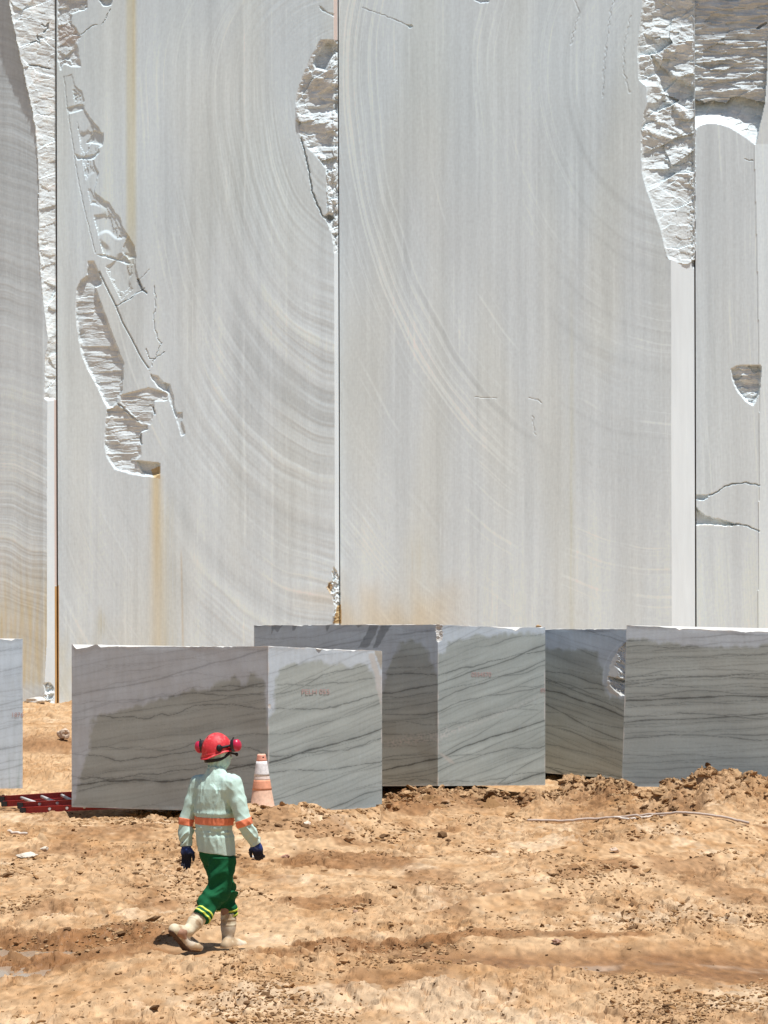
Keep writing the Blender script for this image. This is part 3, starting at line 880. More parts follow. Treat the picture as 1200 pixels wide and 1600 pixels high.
    carve([(258, 598), (265, 600), (271, 620), (274, 640), (278, 650), (276, 655), (268, 636), (260, 614)], 0.045, 2)
    carve([(277, 645), (286, 643), (285, 660), (289, 678), (284, 682), (279, 668), (276, 658)], 0.035, 2)
    groove_line([(240, 636), (242, 648)], 1.6, 0.05)
    groove_line([(220, 678), (221, 694)], 1.6, 0.05)
    groove_line([(185, 631), (194, 638), (195, 640), (205, 650), (215, 658)], 2.0, 0.05)
    # small scars
    carve([(634, 38), (642, 38), (646, 42), (640, 44)], 0.05, 2)
    groove_line([(566, 12), (600, 24), (625, 34), (640, 41)], 0.8, 0.01)
    carve([(738, -4), (766, -4), (764, 3), (750, 5), (742, 2)], 0.06, 2)
    groove_line([(742, 621), (760, 621), (776, 622)], 0.9, 0.008, 1.2, 0.12)
    groove_line([(826, 622), (840, 624), (846, 630)], 1.0, 0.012, 1.2, 0.15)
    groove_line([(832, 650), (834, 668), (838, 680)], 1.2, 0.008, 3, 0.1)
    groove_line([(1164, 249), (1176, 251)], 1.0, 0.02)
    for (pp) in ([(897, 0), (905, 18), (898, 45), (892, 70)], [(960, -5), (954, 20), (948, 60), (944, 110), (942, 150)], [(985, 25), (976, 70), (974, 110), (984, 145)]):
        groove_line(pp, 1.5, 0.008, 2.5, 0.08)

    # ---- positions, splitting into parts
    Y = WY - d
    X = (U - CX) / F * Y
    Z = EYE - (V - HOR) / F * Y
    P = np.stack([X, Y, Z], -1).reshape(-1, 3)
    Cc = np.clip(base, 0.02, 0.88).reshape(-1, 3)
    Fq = grid_faces(*U.shape)[:, ::-1]
    fl = lab[:-1, :-1].reshape(-1)
    root = empty('quarry_wall', (0, WY, 0.5))
    tag(root, 'towering pale quartzite quarry wall with saw arcs, broken ledges and rust stains behind the blocks', 'quarry wall')
    off = np.array([0, WY, 0.5], np.float32)
    names = {0: ('sawn_face', M_SAWN, 'sawn face at far left with sagging dark saw lines'), 1: ('sawn_face', M_SAWN, 'sawn face with a ragged chain of torn slabs and a rust streak'),
             2: ('sawn_face', M_SAWN, 'widest sawn face with long sweeping saw arcs'), 3: ('sawn_face', M_SAWN, 'narrow round-topped sawn face with a chipped notch'),
             4: ('sawn_face', M_SAWN, 'paler angled sawn face at far right'), 5: ('side_face', M_SAWN, 'narrow bright side cut with a rust line at its foot'),
             6: ('side_face', M_SAWN, 'thin bright side cut down the middle'), 7: ('side_face', M_SAWN, 'broad white side cut'),
             10: ('broken_rock', M_ROUGH, 'long ragged white break at far left'), 11: ('broken_rock', M_ROUGH, 'broken hollow beside the middle crack'),
             12: ('broken_rock', M_ROUGH, 'large jagged break at the top right'), 13: ('broken_rock', M_ROUGH, 'layered overhang above the round-topped face'),
             14: ('broken_rock', M_ROUGH, 'small chipped notch at the right'), 15: ('broken_rock', M_ROUGH, 'torn slabs on the left face')}
    for code, (nm, mt, lb) in names.items():
        f = Fq[fl == code]
        if not len(f):
            continue
        ids, inv = np.unique(f, return_inverse=True)
        o = link_mesh(nm, P[ids] - off, inv.reshape(-1, 4).astype(np.int32), mt, root, col=Cc[ids])
        o['label'] = lb
    # the bench on top of the wall
    zt_ = float(P[:, 2].max())
    vs = [(-45, 59.5, zt_), (45, 59.5, zt_), (45, 90, zt_ + 1), (-45, 90, zt_ + 1)]
    o = link_mesh('bench_top', np.array(vs) - off, [(0, 1, 2, 3)], M_ROUGH, root, col=[(0.5, 0.45, 0.38)] * 4)


# ---------------------------------------------------------------- quarried blocks
def vein_field(A, Z, seed, slope, freq, warp=0.10, curve=0.0):
    """dark veins: strata rising along A with wavy, branching lines; returns darkening 0..1"""
    out = np.zeros(A.shape, np.float32)
    for i, (fr, wd, st, sl_, wp) in enumerate(((freq, 0.010, 0.85, slope, warp), (freq * 1.7, 0.006, 0.6, slope * 0.75, warp * 1.3), (freq * 0.8, 0.007, 0.7, slope * 1.5, warp * 0.8),
                                               (freq * 3.4, 0.005, 0.42, slope, warp * 0.7), (freq * 5.5, 0.004, 0.26, slope * 1.15, warp * 0.9), (freq * 1.3, 0.005, 0.7, slope * 0.4, warp * 1.8))):
        sd_ = seed + 31 * i
        s = Z - sl_ * A - curve * A * A + wp * n2(A * 0.55, Z * 0.8, sd_) + 0.3 * wp * n2(A * 1.9, Z * 1.9, sd_ + 1) + 0.06 * wp * n2(A * 8, Z * 8, sd_ + 2) + 0.03 * wp * n2(A * 20, Z * 20, sd_ + 3)
        t = s * fr
        k = np.floor(t)
        kk = k.astype(np.int32)
        h = _h(kk, np.zeros_like(kk), np.zeros_like(kk), sd_).astype(np.float32) / 4294967295.0
        h2 = _h(kk, np.ones_like(kk), np.zeros_like(kk), sd_).astype(np.float32) / 4294967295.0
        pos = 0.25 + 0.5 * h
        dist = np.abs(t - k - pos) / fr
        along = sstep(-0.45, 0.2, n2(A * 0.7 + 17 * h2, k * 3.3, sd_ + 5) + (h2 - 0.45) * 1.3)
        w = wd * (0.45 + 1.0 * h2) * (0.7 + 0.6 * n2(A * 4, k * 2.1, sd_ + 6))
        line = np.exp(-(dist / np.maximum(w, 0.002)) ** 2) + 0.30 * np.exp(-(dist / (w * 4.5 + 0.008)) ** 2)
        out = np.maximum(out, np.clip(line, 0, 1) * along * st * (0.35 + 0.65 * h2))
    return out


STONE = np.array([0.405, 0.457, 0.443], np.float32)
DUST = np.array([0.555, 0.640, 0.715], np.float32)


def corner(c):
    u, vt, vb, Y = c
    return np.array(pix(u, vt, Y)), np.array(pix(u, vb, Y))


def build_block(label, PL, PC, PR, depth, seed, slopeL, slopeR, freq, wetL, wetR, topL=None, topR=None, bites=(), stone=STONE, dust=DUST, curveL=0.0, dent=None, extra=None, res=0.0115,
                warp=0.10):
    (Lt, Lb), (Ct, Cb), (Rt, Rb) = corner(PL), corner(PC), corner(PR)
    back = depth * np.array([0.12, 1, 0])
    Bt, Bb = (Lt + Rt) / 2 + back, (Lb + Rb) / 2 + back
    org = np.array([Cb[0], Cb[1], Cb[2]])
    BLOCKS_BASE.append(([tuple(Lb[:2]), tuple(Cb[:2]), tuple(Rb[:2]), tuple(Bb[:2])], float(min(Lb[2], Cb[2], Rb[2]))))
    allv, allc, allf = [], [], []
    cnt = 0
    tops = []

    def bite(P, colr):
        for (u, v, Y, R, rx, rz, am) in bites:
            c = np.array(pix(u, v, Y))
            sc = np.array([rx, rx, rz])
            q = (P - c) / sc
            l = np.linalg.norm(q, axis=-1)
            rgh = 1 + am * (n3(P[..., 0] * 9, P[..., 1] * 9, P[..., 2] * 12, seed + 91) + 0.6 * n3(P[..., 0] * 24, P[..., 1] * 24, P[..., 2] * 34, seed + 92) + 0.4 * n3(P[..., 0] * 50, P[..., 1] * 50, P[..., 2] * 70, seed + 93))
            m = l < R * rgh
            Q = c + q / np.maximum(l, 1e-4)[..., None] * (R * rgh)[..., None] * sc
            P = np.where(m[..., None], Q, P)
            cc = np.array([0.58, 0.57, 0.54]) * (1 + 0.25 * n3(P[..., 0] * 14, P[..., 1] * 14, P[..., 2] * 22, seed + 95))[..., None]
            colr = np.where(m[..., None], cc, colr)
        return P, colr

    for side, (b0, b1, t0, t1, slope, wet, top) in enumerate(((Lb, Cb, Lt, Ct, slopeL, wetL, topL), (Cb, Rb, Ct, Rt, slopeR, wetR, topR))):
        ln = np.linalg.norm(b1[:2] - b0[:2])
        hh = t0[2] - b0[2]
        nc, nr = max(2, int(ln / res)), int(hh / res)
        a = np.linspace(0, 1, nc)
        tt = np.linspace(0, 1, nr)
        T, A = np.meshgrid(tt, a, indexing='ij')
        bot = b0 + (b1 - b0) * A[..., None]
        tp = t0 + (t1 - t0) * A[..., None]
        # chipped top edge
        ul = CX + F * tp[..., 0] / tp[..., 1]
        drop = 0.012 * np.maximum(0, n1(A[0] * ln * 3 + 50 * side, seed + 1) - 0.1) + 0.03 * np.maximum(0, n1(A[0] * ln * 9 + 50 * side, seed + 2) - 0.42)
        if top is not None:
            drop = drop + np.interp(ul[0], [p[0] for p in top], [p[1] for p in top]) / F * tp[0, :, 1]
        drop = drop * sstep(0, 0.03, A[0]) * sstep(0, 0.03, 1 - A[0]) + (0 if top is None else 0)
        tp[..., 2] -= drop[None, :]
        P = bot + (tp - bot) * T[..., None]
        nrm = np.array([-(b1 - b0)[1], (b1 - b0)[0], 0.0])
        nrm = nrm / np.linalg.norm(nrm)
        if nrm[1] > 0:
            nrm = -nrm
        al = A * ln + (0 if side else -ln)           # along-distance measured from the corner so veins run on round it
        Zl = P[..., 2]
        edge = np.minimum(np.minimum(A, 1 - A) * ln, np.minimum(T, 1 - T) * hh)
        P = P + nrm * (0.004 * n2(al * 2, Zl * 2, seed + 3) * sstep(0, 0.06, edge))[..., None]
        uu = CX + F * P[..., 0] / P[..., 1]
        vv = HOR + F * (EYE - P[..., 2]) / P[..., 1]
        # stone
        sl_ = slope
        cv = curveL if side == 0 else 0.0
        vein = vein_field(al, Zl, seed, sl_, freq, warp, cv)
        strata = n2(al * 0.25, (Zl - sl_ * al - cv * al * al) * 7, seed + 4) + 0.5 * n2(al * 0.6, (Zl - sl_ * al) * 22, seed + 5)
        c = stone * (1 + 0.13 * strata + 0.06 * n2(al * 1.1, Zl * 1.1, seed + 6) + 0.04 * n2(al * 40, Zl * 40, seed + 7))[..., None]
        wm = np.full(uu.shape, -30.0, np.float32)
        warpu = uu + 4 * n2(uu / 14, vv / 20, seed + 8) + 2 * n2(uu / 4, vv / 6, seed + 9)
        warpv = vv + 5 * n2(uu / 17, vv / 60, seed + 10) + 2.2 * n2(uu / 6, vv / 50, seed + 11) + 0.8 * n2(uu / 2, vv / 12, seed + 17)
        for w in wet:
            wm = np.maximum(wm, poly_sd(warpu, warpv, w))
        dustk = 1 - sstep(-3.0, 4.5 + 3.0 * n2(uu / 11, vv / 11, seed + 18), wm)
        dustk = dustk * (0.88 + 0.12 * n2(uu / 5, vv / 30, seed + 12)) + 0.10 * np.maximum(0, n2(uu / 3, vv / 40, seed + 13))
        dustk = np.clip(dustk, 0, 0.95)[..., None]
        c = c * (1 - vein * 0.85)[..., None]
        dd = dust * (1 + 0.05 * n2(uu / 9, vv / 30, seed + 14) + 0.03 * strata)[..., None] * (1 - 0.42 * vein)[..., None]
        c = c * (1 - dustk) + dd * dustk
        chip = sstep(0.022, 0.004, edge + 0.012 * n2(al * 14, Zl * 14, seed + 15)) * sstep(-0.2, 0.3, n2(al * 3, Zl * 3, seed + 16))
        c = c + (np.array([0.62, 0.61, 0.58]) - c) * (0.75 * chip)[..., None]
        if extra:
            c = extra(side, uu, vv, c)
        if dent:
            P, c = dent(side, uu, vv, P, c)
        P, c = bite(P, c)
        f = grid_faces(nr, nc) + cnt
        allv.append(P.reshape(-1, 3))
        allc.append(c.reshape(-1, 3))
        allf.append(f)
        tops.append((P[-1], c[-1]))
        cnt += nr * nc
    front = np.concatenate([tops[0][0], tops[1][0][1:]])
    nfr = len(front)
    q = np.linspace(0, 1, nfr)[:, None]
    backp = np.where(q < 0.5, Lt + (Bt - Lt) * (2 * q), Bt + (Rt - Bt) * (2 * q - 1))
    rows = 40
    e = (np.linspace(0, 1, rows) ** 2.2)[:, None, None]
    TP = front[None] + (backp - front)[None] * e
    TP[1:, :, 2] += (0.012 * n2(TP[1:, :, 0] * 5, TP[1:, :, 1] * 5, seed + 40)) * (1 - e[1:, :, 0])
    tc_ = np.ones((rows, nfr, 3)) * np.array([0.62, 0.61, 0.575])
    tc_ *= (1 + 0.12 * n2(TP[..., 0] * 4, TP[..., 1] * 4, seed + 41))[..., None]
    allv.append(TP.reshape(-1, 3))
    allc.append(tc_.reshape(-1, 3))
    allf.append(grid_faces(rows, nfr) + cnt)
    cnt += rows * nfr
    # back sides and underside
    for (a_, b_) in ((Lb, Bb), (Bb, Rb)):
        ta, tb = (Lt, Bt) if a_ is Lb else (Bt, Rt)
        g = [b_ + (a_ - b_) * i / 11 for i in range(12)]
        gt = [tb + (ta - tb) * i / 11 for i in range(12)]
        allv.append(np.array(g + gt))
        allc.append(np.ones((24, 3)) * stone)
        allf.append(grid_faces(2, 12) + cnt)
        cnt += 24
    allv.append(np.array([Lb, Bb, Rb, Cb]))
    allc.append(np.ones((4, 3)) * stone)
    allf.append(np.array([[0, 1, 2, 3]]) + cnt)
    o = link_mesh('stone_block', np.concatenate(allv) - org, np.concatenate(allf).astype(np.int32), M_BLOCK, col=np.clip(np.concatenate(allc), 0.03, 0.85), loc=tuple(org))
    tag(o, label, 'stone block', 'sawn stone blocks standing on the mud')
    return o, (Lt, Lb, Ct, Cb, Rt, Rb, org)


M_PAINT = material('faded_red_paint', (0.50, 0.35, 0.335), 0.9, mottle=0.45, scale=60)


def write_on(block, corners, side, u, v, text, hpx, squash=1.0):
    Lt, Lb, Ct, Cb, Rt, Rb, org = corners
    b0, b1 = (Lb, Cb) if side == 0 else (Cb, Rb)
    # where the ray through (u, v) meets the face plane
    n = Vector((float(-(b1 - b0)[1]), float((b1 - b0)[0]), 0)).normalized()
    if n.y > 0:
        n = -n
    ray = pix(u, v, 1.0) - Vector((0, 0, EYE))
    t = (Vector(b0) - Vector((0, 0, EYE))).dot(n) / ray.dot(n)
    p = Vector((0, 0, EYE)) + ray * t
    cu = bpy.data.curves.new('painted_number', 'FONT')
    cu.body = text
    cu.align_x = 'CENTER'
    cu.align_y = 'CENTER'
    cu.size = hpx / F * p.y * 1.4
    cu.space_line = 0.85
    cu.extrude = 0.0006
    cu.materials.append(M_PAINT)
    tmp = bpy.data.objects.new('painted_number', cu)
    COL.objects.link(tmp)
    me = bpy.data.meshes.new_from_object(tmp.evaluated_get(bpy.context.evaluated_depsgraph_get()))
    me.materials.clear()
    me.materials.append(M_PAINT)
    bpy.data.objects.remove(tmp)
    o = bpy.data.objects.new('painted_number', me)
    COL.objects.link(o)
    ex = Vector((float((b1 - b0)[0]), float((b1 - b0)[1]), 0)).normalized()
    R = Matrix((ex, Vector((0, 0, 1)), n)).transposed().to_4x4()
    o.parent = block
    o.matrix_local = Matrix.Translation(p + n * 0.006 - Vector(org)) @ R @ Matrix.Diagonal((squash, 1, 1, 1))
    return o


def build_blocks():
    def ex1(side, u, v, c):
        if side == 1:
            # pale smear down the right edge, whitish band at the left edge
            m = poly_sd(u, v, [(574, 1020), (584, 1020), (596, 1060), (597, 1120), (592, 1095), (584, 1055)]) + 2 * n2(u / 6, v / 9, 901)
            c = c + (np.array([0.52, 0.52, 0.50]) - c) * (0.8 * sstep(-1, 2, m))[..., None]
            m = poly_sd(u, v, [(585, 1016), (597, 1016), (597, 1052)]) + 1.5 * n2(u / 6, v / 9, 902)
            c = c + (np.array([0.37, 0.345, 0.28]) - c) * (0.8 * sstep(-1, 1, m))[..., None]
        else:
            c = c * np.array([1.0, 0.985, 0.985])
        return c
    b1, k1 = build_block('nearest grey block, right behind the worker, with dusty top and broken upper left corner', (112, 1007, 1261, 32.0), (419, 1010, 1270, 30.0), (597, 1017, 1262, 30.6), 2.2, 1000,
                         0.13, 0.30, 1.9,
                         [[(108, 1270), (128, 1205), (139, 1160), (144, 1122), (152, 1114), (185, 1110), (205, 1104), (232, 1097), (270, 1087), (290, 1080), (310, 1076), (322, 1078), (345, 1062), (358, 1060), (367, 1052),
                           (378, 1066), (384, 1070), (388, 1050), (398, 1050), (411, 1064), (414, 1085), (418, 1112), (425, 1290), (108, 1290)]],
                         [[(430, 1058), (440, 1042), (470, 1036), (490, 1031), (520, 1036), (545, 1040), (575, 1036), (590, 1066), (604, 1110), (604, 1290), (410, 1290), (410, 1130), (426, 1110), (429, 1085)]],
                         topL=[(112, 12), (118, 8), (135, 5), (149, 0), (152, 0), (157, 4), (170, 3), (200, 3), (230, 2), (419, 0)], topR=[(419, 0), (500, 0), (510, 3), (520, 1), (597, 0)],
                         bites=[(423, 1103, 29.95, 0.07, 1, 1.1, 0.1), (500, 1010, 30.3, 0.07, 1.2, 0.7, 0.15)], extra=ex1)
    write_on(b1, k1, 1, 493, 1081, 'PELH 055', 8.0, 1.05)

    def ex2(side, u, v, c):
        m = np.full(u.shape, -30.0)
        if side == 0:
            for p in ([(560, 1012), (575, 985), (578, 976), (592, 976), (586, 992), (575, 1012)], [(583, 1012), (592, 985), (596, 976), (612, 976), (600, 995), (590, 1012)], [(424, 976), (442, 976), (438, 982), (434, 988), (428, 984), (424, 990)],
                      [(457, 976), (464, 976), (460, 984), (457, 986)], [(508, 976), (516, 976), (511, 988)], [(556, 976), (566, 976), (560, 981)]):
                m = np.maximum(m, poly_sd(u, v, p) + 1.2 * n2(u / 5, v / 7, 911))
            c = c * (1 - 0.42 * sstep(-1, 1, m))[..., None]
        else:
            m = poly_sd(u, v, [(684, 1176), (690, 1176), (706, 1186), (712, 1194), (702, 1192), (690, 1182)])
            c = c + (np.array([0.5, 0.49, 0.46]) - c) * (0.7 * sstep(-1, 2, m))[..., None]
        # a speckled whitish seam running across both faces
        sv = 1150 - 0.30 * (u - 684) - 0.0006 * (u - 684) ** 2 * (u > 684) + (0.55 * 0.3) * (u < 684) * (u - 684)
        sm = np.exp(-((v - sv) / np.where(u < 700, 9.0, 4.0)) ** 2) * sstep(-0.1, 0.25, n2(u / 4, v / 3, 915)) * np.where((u > 610) & (u < 730), 1.0, 0.5)
        c = c + (np.array([0.56, 0.56, 0.55]) - c) * (0.6 * sm)[..., None]
        return c
    b2, k2 = build_block('tall grey block whose pale face and dark face meet at a chipped corner', (397, 977, 1229, 36.3), (684, 976, 1228, 34.0), (852, 980, 1227, 34.7), 2.4, 1100,
                         0.12, 0.34, 2.4,
                         [[(596, 1080), (605, 1050), (615, 1028), (627, 1005), (640, 997), (660, 1005), (672, 1018), (678, 1052), (690, 1062), (690, 1250), (380, 1250), (380, 1080)]],
                         [[(700, 1004), (720, 996), (760, 991), (860, 990), (860, 1250), (676, 1250), (676, 1028), (696, 1018)]],
                         topR=[(684, 0), (760, 1), (800, 4), (806, 6), (812, 1), (852, 0)], bites=[(690, 984, 33.74, 0.33, 0.9, 1.25, 0.06), (806, 978, 34.4, 0.08, 1.2, 1.0, 0.15)], extra=ex2)
    write_on(b2, k2, 1, 752, 1054, '0554570', 7.0)
    write_on(b2, k2, 1, 847.5, 1079, '1870', 6.5, 0.5)
    def dent3(side, u, v, P, c):
        if side:
            return P, c
        jag = 2.0 * n2(u / 6, v / 6, 921) + 1.2 * n2(u / 2.5, v / 2.5, 922)
        sd = poly_sd(u, v, [(1000, 999), (985, 999), (975, 1005), (963, 1018), (954, 1036), (949, 1056), (947, 1074), (952, 1083), (964, 1088), (985, 1087), (1000, 1087)]) + jag
        m = sd > 0
        le = np.interp(v, [999, 1005, 1018, 1036, 1056, 1074, 1088], [985, 975, 963, 954, 949, 947, 955])
        t = np.clip((u - le) / 34, 0, 1.3)
        lay = 0.022 * facets((u + 0.6 * v) / 22, (v - 0.5 * u) / 9, 923) + 0.013 * facets(u / 8, (v - 0.4 * u) / 4, 924) + 0.005 * n2(u / 2.5, v / 2, 925)
        seam = v - 1056 - 0.25 * (u - 950)
        h = np.where(seam < 0, np.clip((v - 1000) / 52, 0, 1), np.clip((v - 1062) / 24, 0, 1) * 0.6 + 0.3)
        dy = 0.20 * t + 0.05 - 0.15 * h + lay + 0.10 * np.exp(-((seam - 1.5) / 2.2) ** 2) * t
        dy = np.maximum(dy, 0.0) * np.clip(sd / 2.0, 0, 1)
        P = P.copy()
        P[..., 1] = np.where(m, P[..., 1] + dy, P[..., 1])
        cc = np.array([0.70, 0.74, 0.74]) * (1 + 0.15 * n2(u / 9, v / 5, 926))[..., None]
        low = sstep(1060, 1074, v + 0.3 * (950 - u))[..., None]
        cc = cc * (1 - 0.5 * low) + np.array([0.45, 0.42, 0.37]) * 0.5 * low
        return P, np.where((m & (sd > 0.6))[..., None], cc, c)

    def ex3(side, u, v, c):
        q = np.sqrt(((u - 1000) / 62) ** 2 + ((v - 1060) / 68) ** 2)
        return c * (1 + 0.12 * np.exp(-((q - 0.93) / 0.02) ** 2) * (u < 985))[..., None]
    b3, k3 = build_block('dark grey block with a rough white broken notch at its right end', (780, 983, 1202, 37.3), (990, 983, 1219, 36.0), (1060, 983, 1216, 37.6), 2.4, 1200,
                         -0.26, 0.2, 2.3,
                         [[(770, 1014), (852, 1011), (880, 1014), (934, 1017), (940, 1045), (944, 1075), (952, 1090), (1000, 1090), (1000, 1260), (770, 1260)]], [],
                         bites=[], dent=dent3, extra=ex3, stone=STONE * 0.95)
    b4, k4 = build_block('wide grey block at the right edge with flat wavy dark veins', (976.5, 977, 1229, 32.6), (1330, 985, 1232, 31.6), (1400, 983, 1228, 33.2), 2.2, 1300,
                         0.045, 0.2, 3.2,
                         [[(950, 1002), (1000, 1000), (1030, 1001), (1062, 1002), (1068, 1007), (1110, 1009), (1150, 1011), (1200, 1005), (1400, 1004), (1400, 1260), (950, 1260)]], [],
                         topL=[(976, 0), (1055, 2), (1061, 5), (1066, 3), (1100, 4), (1155, 5), (1165, 7), (1175, 5), (1330, 5)], stone=STONE * 1.02, warp=0.07)
    # the left edge of this block leans
    me = b4.data
    co = np.empty(len(me.vertices) * 3, np.float32)
    me.vertices.foreach_get('co', co)
    co = co.reshape(-1, 3)
    Lt, Lb = k4[0] - k4[6], k4[1] - k4[6]
    wgt = np.clip(1 - (co[:, 0] - Lb[0]) / 1.2, 0, 1) * (co[:, 2] - Lb[2]) / (Lt[2] - Lb[2])
    co[:, 0] += wgt * 0.075 - np.clip(1 - (co[:, 0] - Lb[0]) / 1.2, 0, 1) * 0.05
    me.vertices.foreach_set('co', co.ravel())
    me.update()

    def ex0(side, u, v, c):
        dk = sstep(0.1, 0.5, n2(u / 4, v / 60, 931)) * sstep(1150, 1230, v) * 0.5
        return c * (1 - dk[..., None] * np.array([0.30, 0.22, 0.28]))
    b0, k0 = build_block('pale dusty grey block cut by the left edge of the picture, near the ladder', (-250, 996, 1232, 34.8), (-150, 996, 1234, 33.2), (35.5, 998, 1232, 34.0), 2.2, 1400,
                         0.05, 0.13, 2.6, [], [], bites=[], extra=ex0, topR=[(-150, 0), (0, 1), (10, 2), (18, 3), (24, 0), (36, 1)], dust=DUST * 1.02)
    write_on(b0, k0, 1, 27, 1117, '1876', 7.0)


build_blocks()
build_ground()
build_wall()


# ---------------------------------------------------------------- puddle
def build_puddle():
    m = material('muddy_water', (0.34, 0.265, 0.195), 0.12, mottle=0.05, scale=3, spec=0.6)
    out = []
    for k in range(40):
        a = 2 * math.pi * k / 40
        out.append((-3.3 + 1.6 * math.cos(a), 16.75 + 1.0 * math.sin(a), 0.0))
    o = link_mesh('water', np.array(out) - np.array([-3.3, 16.75, 0]), [tuple(range(40))], m, loc=(-3.3, 16.75, -0.064))
    tag(o, 'shallow milky puddle in the churned mud at the left', kind='structure')


build_puddle()


# ---------------------------------------------------------------- clods and stones
def rock_mesh(seed, sub=2, amp=0.25, flat=0.7, nfacet=9):
    bm = bmesh.new()
    bmesh.ops.create_icosphere(bm, subdivisions=sub, radius=1.0)
    v = np.array([p.co[:] for p in bm.verts], np.float32)
    f = np.array([[q.index for q in p.verts] for p in bm.faces], np.int32)
    bm.free()
    r = np.random.default_rng(seed)
    for _ in range(nfacet):                                   # planar facets
        n = r.normal(size=3)
        n /= np.linalg.norm(n)
        h = r.uniform(0.55, 0.9)
        dd = v @ n
        v = v - np.maximum(0, dd - h)[:, None] * n
    if nfacet < 5:
        v *= (1 + 0.5 * amp * n3(v[:, 0] * 5 + seed, v[:, 1] * 5, v[:, 2] * 5, seed + 1))[:, None]
    v *= (1 + amp * n3(v[:, 0] * 2.2 + seed, v[:, 1] * 2.2, v[:, 2] * 2.2, seed))[:, None]
    v[:, 2] *= flat
    return v, f


def build_clods():
    protos = [rock_mesh(500 + i, 1 if i % 3 else 2, 0.3) for i in range(9)]
    lumps = [rock_mesh(540 + i, 3, 0.42, 0.8, 2) for i in range(7)]
    N = 24000
    NB = 3400
    vv = 1000 + 225 + (1640 - 1225) * rng.random(N * 4) ** 0.75
    y = EYE * F / (vv - HOR)
    y = np.where(y > 32.5, 22 + 10 * rng.random(N * 4), y)
    u = -60 + 1320 * rng.random(N * 4)
    x = (u - CX) / F * y
    dens = sstep(-0.05, 0.65, n2(x * 0.7, y * 0.5, 601) + 0.6 * n2(x * 2, y * 1.5, 602)) * 0.95 + 0.03
    dens *= (1 - 0.97 * wet_track(x, y))
    dens *= 1 - np.exp(-((y - 16.5) / 0.7) ** 2) * (x < -1.9)
    keep = rng.random(N * 4) < dens
    x, y = x[keep][:N], y[keep][:N]
    # lumps on the pushed-up banks
    ub = np.concatenate([rng.uniform(596, 1260, NB * 3 // 4), rng.uniform(360, 600, NB // 8), rng.uniform(110, 360, NB // 8)])
    yb = np.interp(ub, CREST_U, CREST_Y) + rng.normal(-0.35, 0.55, len(ub))
    yb = np.minimum(yb, np.interp(ub, CREST_U, CREST_Y) + 0.15)
    x = np.concatenate([x, (ub - CX) / F * yb])
    y = np.concatenate([y, yb])
    nb0 = len(x) - len(ub)
    z = ground_h(x, y)
    V_, F_, C_ = [], [], []
    cnt = 0
    for i in range(len(x)):
        v, f = protos[rng.integers(len(protos))] if i < nb0 else lumps[rng.integers(len(lumps))]
        s = 0.0062 * (y[i] / 16) * rng.lognormal(0.2, 0.55)
        s = min(s, 0.075)
        if i >= nb0:
            s = min(0.018 * rng.lognormal(0.1, 0.70), 0.11 if y[i] > 30.5 else 0.045)
        a = rng.random() * 6.283
        ca, sa = math.cos(a), math.sin(a)
        sx, sy, sz = s * rng.uniform(0.8, 1.5), s * rng.uniform(0.8, 1.4), s * rng.uniform(0.6, 1.0)
        w = v * np.array([sx, sy, sz])
        tl = rng.normal(0, 0.35)
        w = np.stack([w[:, 0] * ca - w[:, 1] * sa, w[:, 0] * sa + w[:, 1] * ca, w[:, 2] + tl * w[:, 0]], 1)
        V_.append(w + np.array([x[i], y[i], z[i] + (0.25 if i < nb0 else -0.25) * sz]))
        F_.append(f + cnt)
        cnt += len(v)
        t = rng.random()
        c = np.array([0.28, 0.155, 0.068]) * (1 - t) + np.array([0.46, 0.305, 0.17]) * t
        if rng.random() < 0.22:
            c = np.array([0.15, 0.085, 0.042])
        C_.append(np.ones((len(v), 3)) * c * rng.uniform(0.85, 1.1))
    o = link_mesh('dirt_clods', np.concatenate(V_), np.concatenate(F_), material('dry_clod', tint=True, rough=0.95, mottle=0.15, scale=60, spec=0.1), col=np.concatenate(C_), smooth=False)
    tag(o, 'crumbled clods of dry orange earth strewn over the mud', kind='stuff')


build_clods()

M_STONE = material('pale_stone', tint=True, rough=0.9, mottle=0.15, scale=30, bump=0.004, bscale=60)


def stone(u, Y, size, colr, label, seed, name='stone', cat='stone', z=None, flat=0.7, sink=0.25):
    x = (u - CX) / F * Y
    zz = float(ground_h(np.array([x]), np.array([Y]))[0]) if z is None else z
    v, f = rock_mesh(seed, 3, 0.28, flat)
    v = v * np.array(size)
    o = link_mesh(name, v, f, M_STONE, col=np.ones((len(v), 3)) * np.array(colr) * (1 + 0.1 * n3(v[:, 0] * 30, v[:, 1] * 30, v[:, 2] * 30, seed))[:, None], loc=(x, Y, zz + size[2] * flat * (1 - sink)))
    tag(o, label, cat)
    o.rotation_euler.z = seed
    return o


def Yg(v, z=0.0):
    return (EYE - z) * F / (v - HOR)


stone(42, Yg(1340), (0.11, 0.09, 0.05), (0.62, 0.55, 0.45), 'flat pale stone on the mud below the ladder, left of the worker', 701)
stone(70, Yg(1331), (0.055, 0.05, 0.04), (0.58, 0.50, 0.40), 'small pale stone just right of the flat pale stone', 702)
stone(446, Yg(1346), (0.055, 0.05, 0.05), (0.40, 0.22, 0.15), 'reddish brown stone on the mud right of the worker\'s gloved hand', 703)
stone(401, Yg(1347), (0.05, 0.05, 0.05), (0.78, 0.74, 0.66), 'small white stone lying behind the worker\'s right glove', 704)
stone(841, 34.9, (0.075, 0.06, 0.035), (0.46, 0.30, 0.16), 'small brown lump of earth on top of the tall grey block', 705, 'earth_lump', 'lump of earth', z=2.5 + (1000 - 980.5) / F * 34.9)
stone(960, Yg(1340), (0.06, 0.05, 0.05), (0.60, 0.45, 0.33), 'tan stone on open mud right of centre', 706)
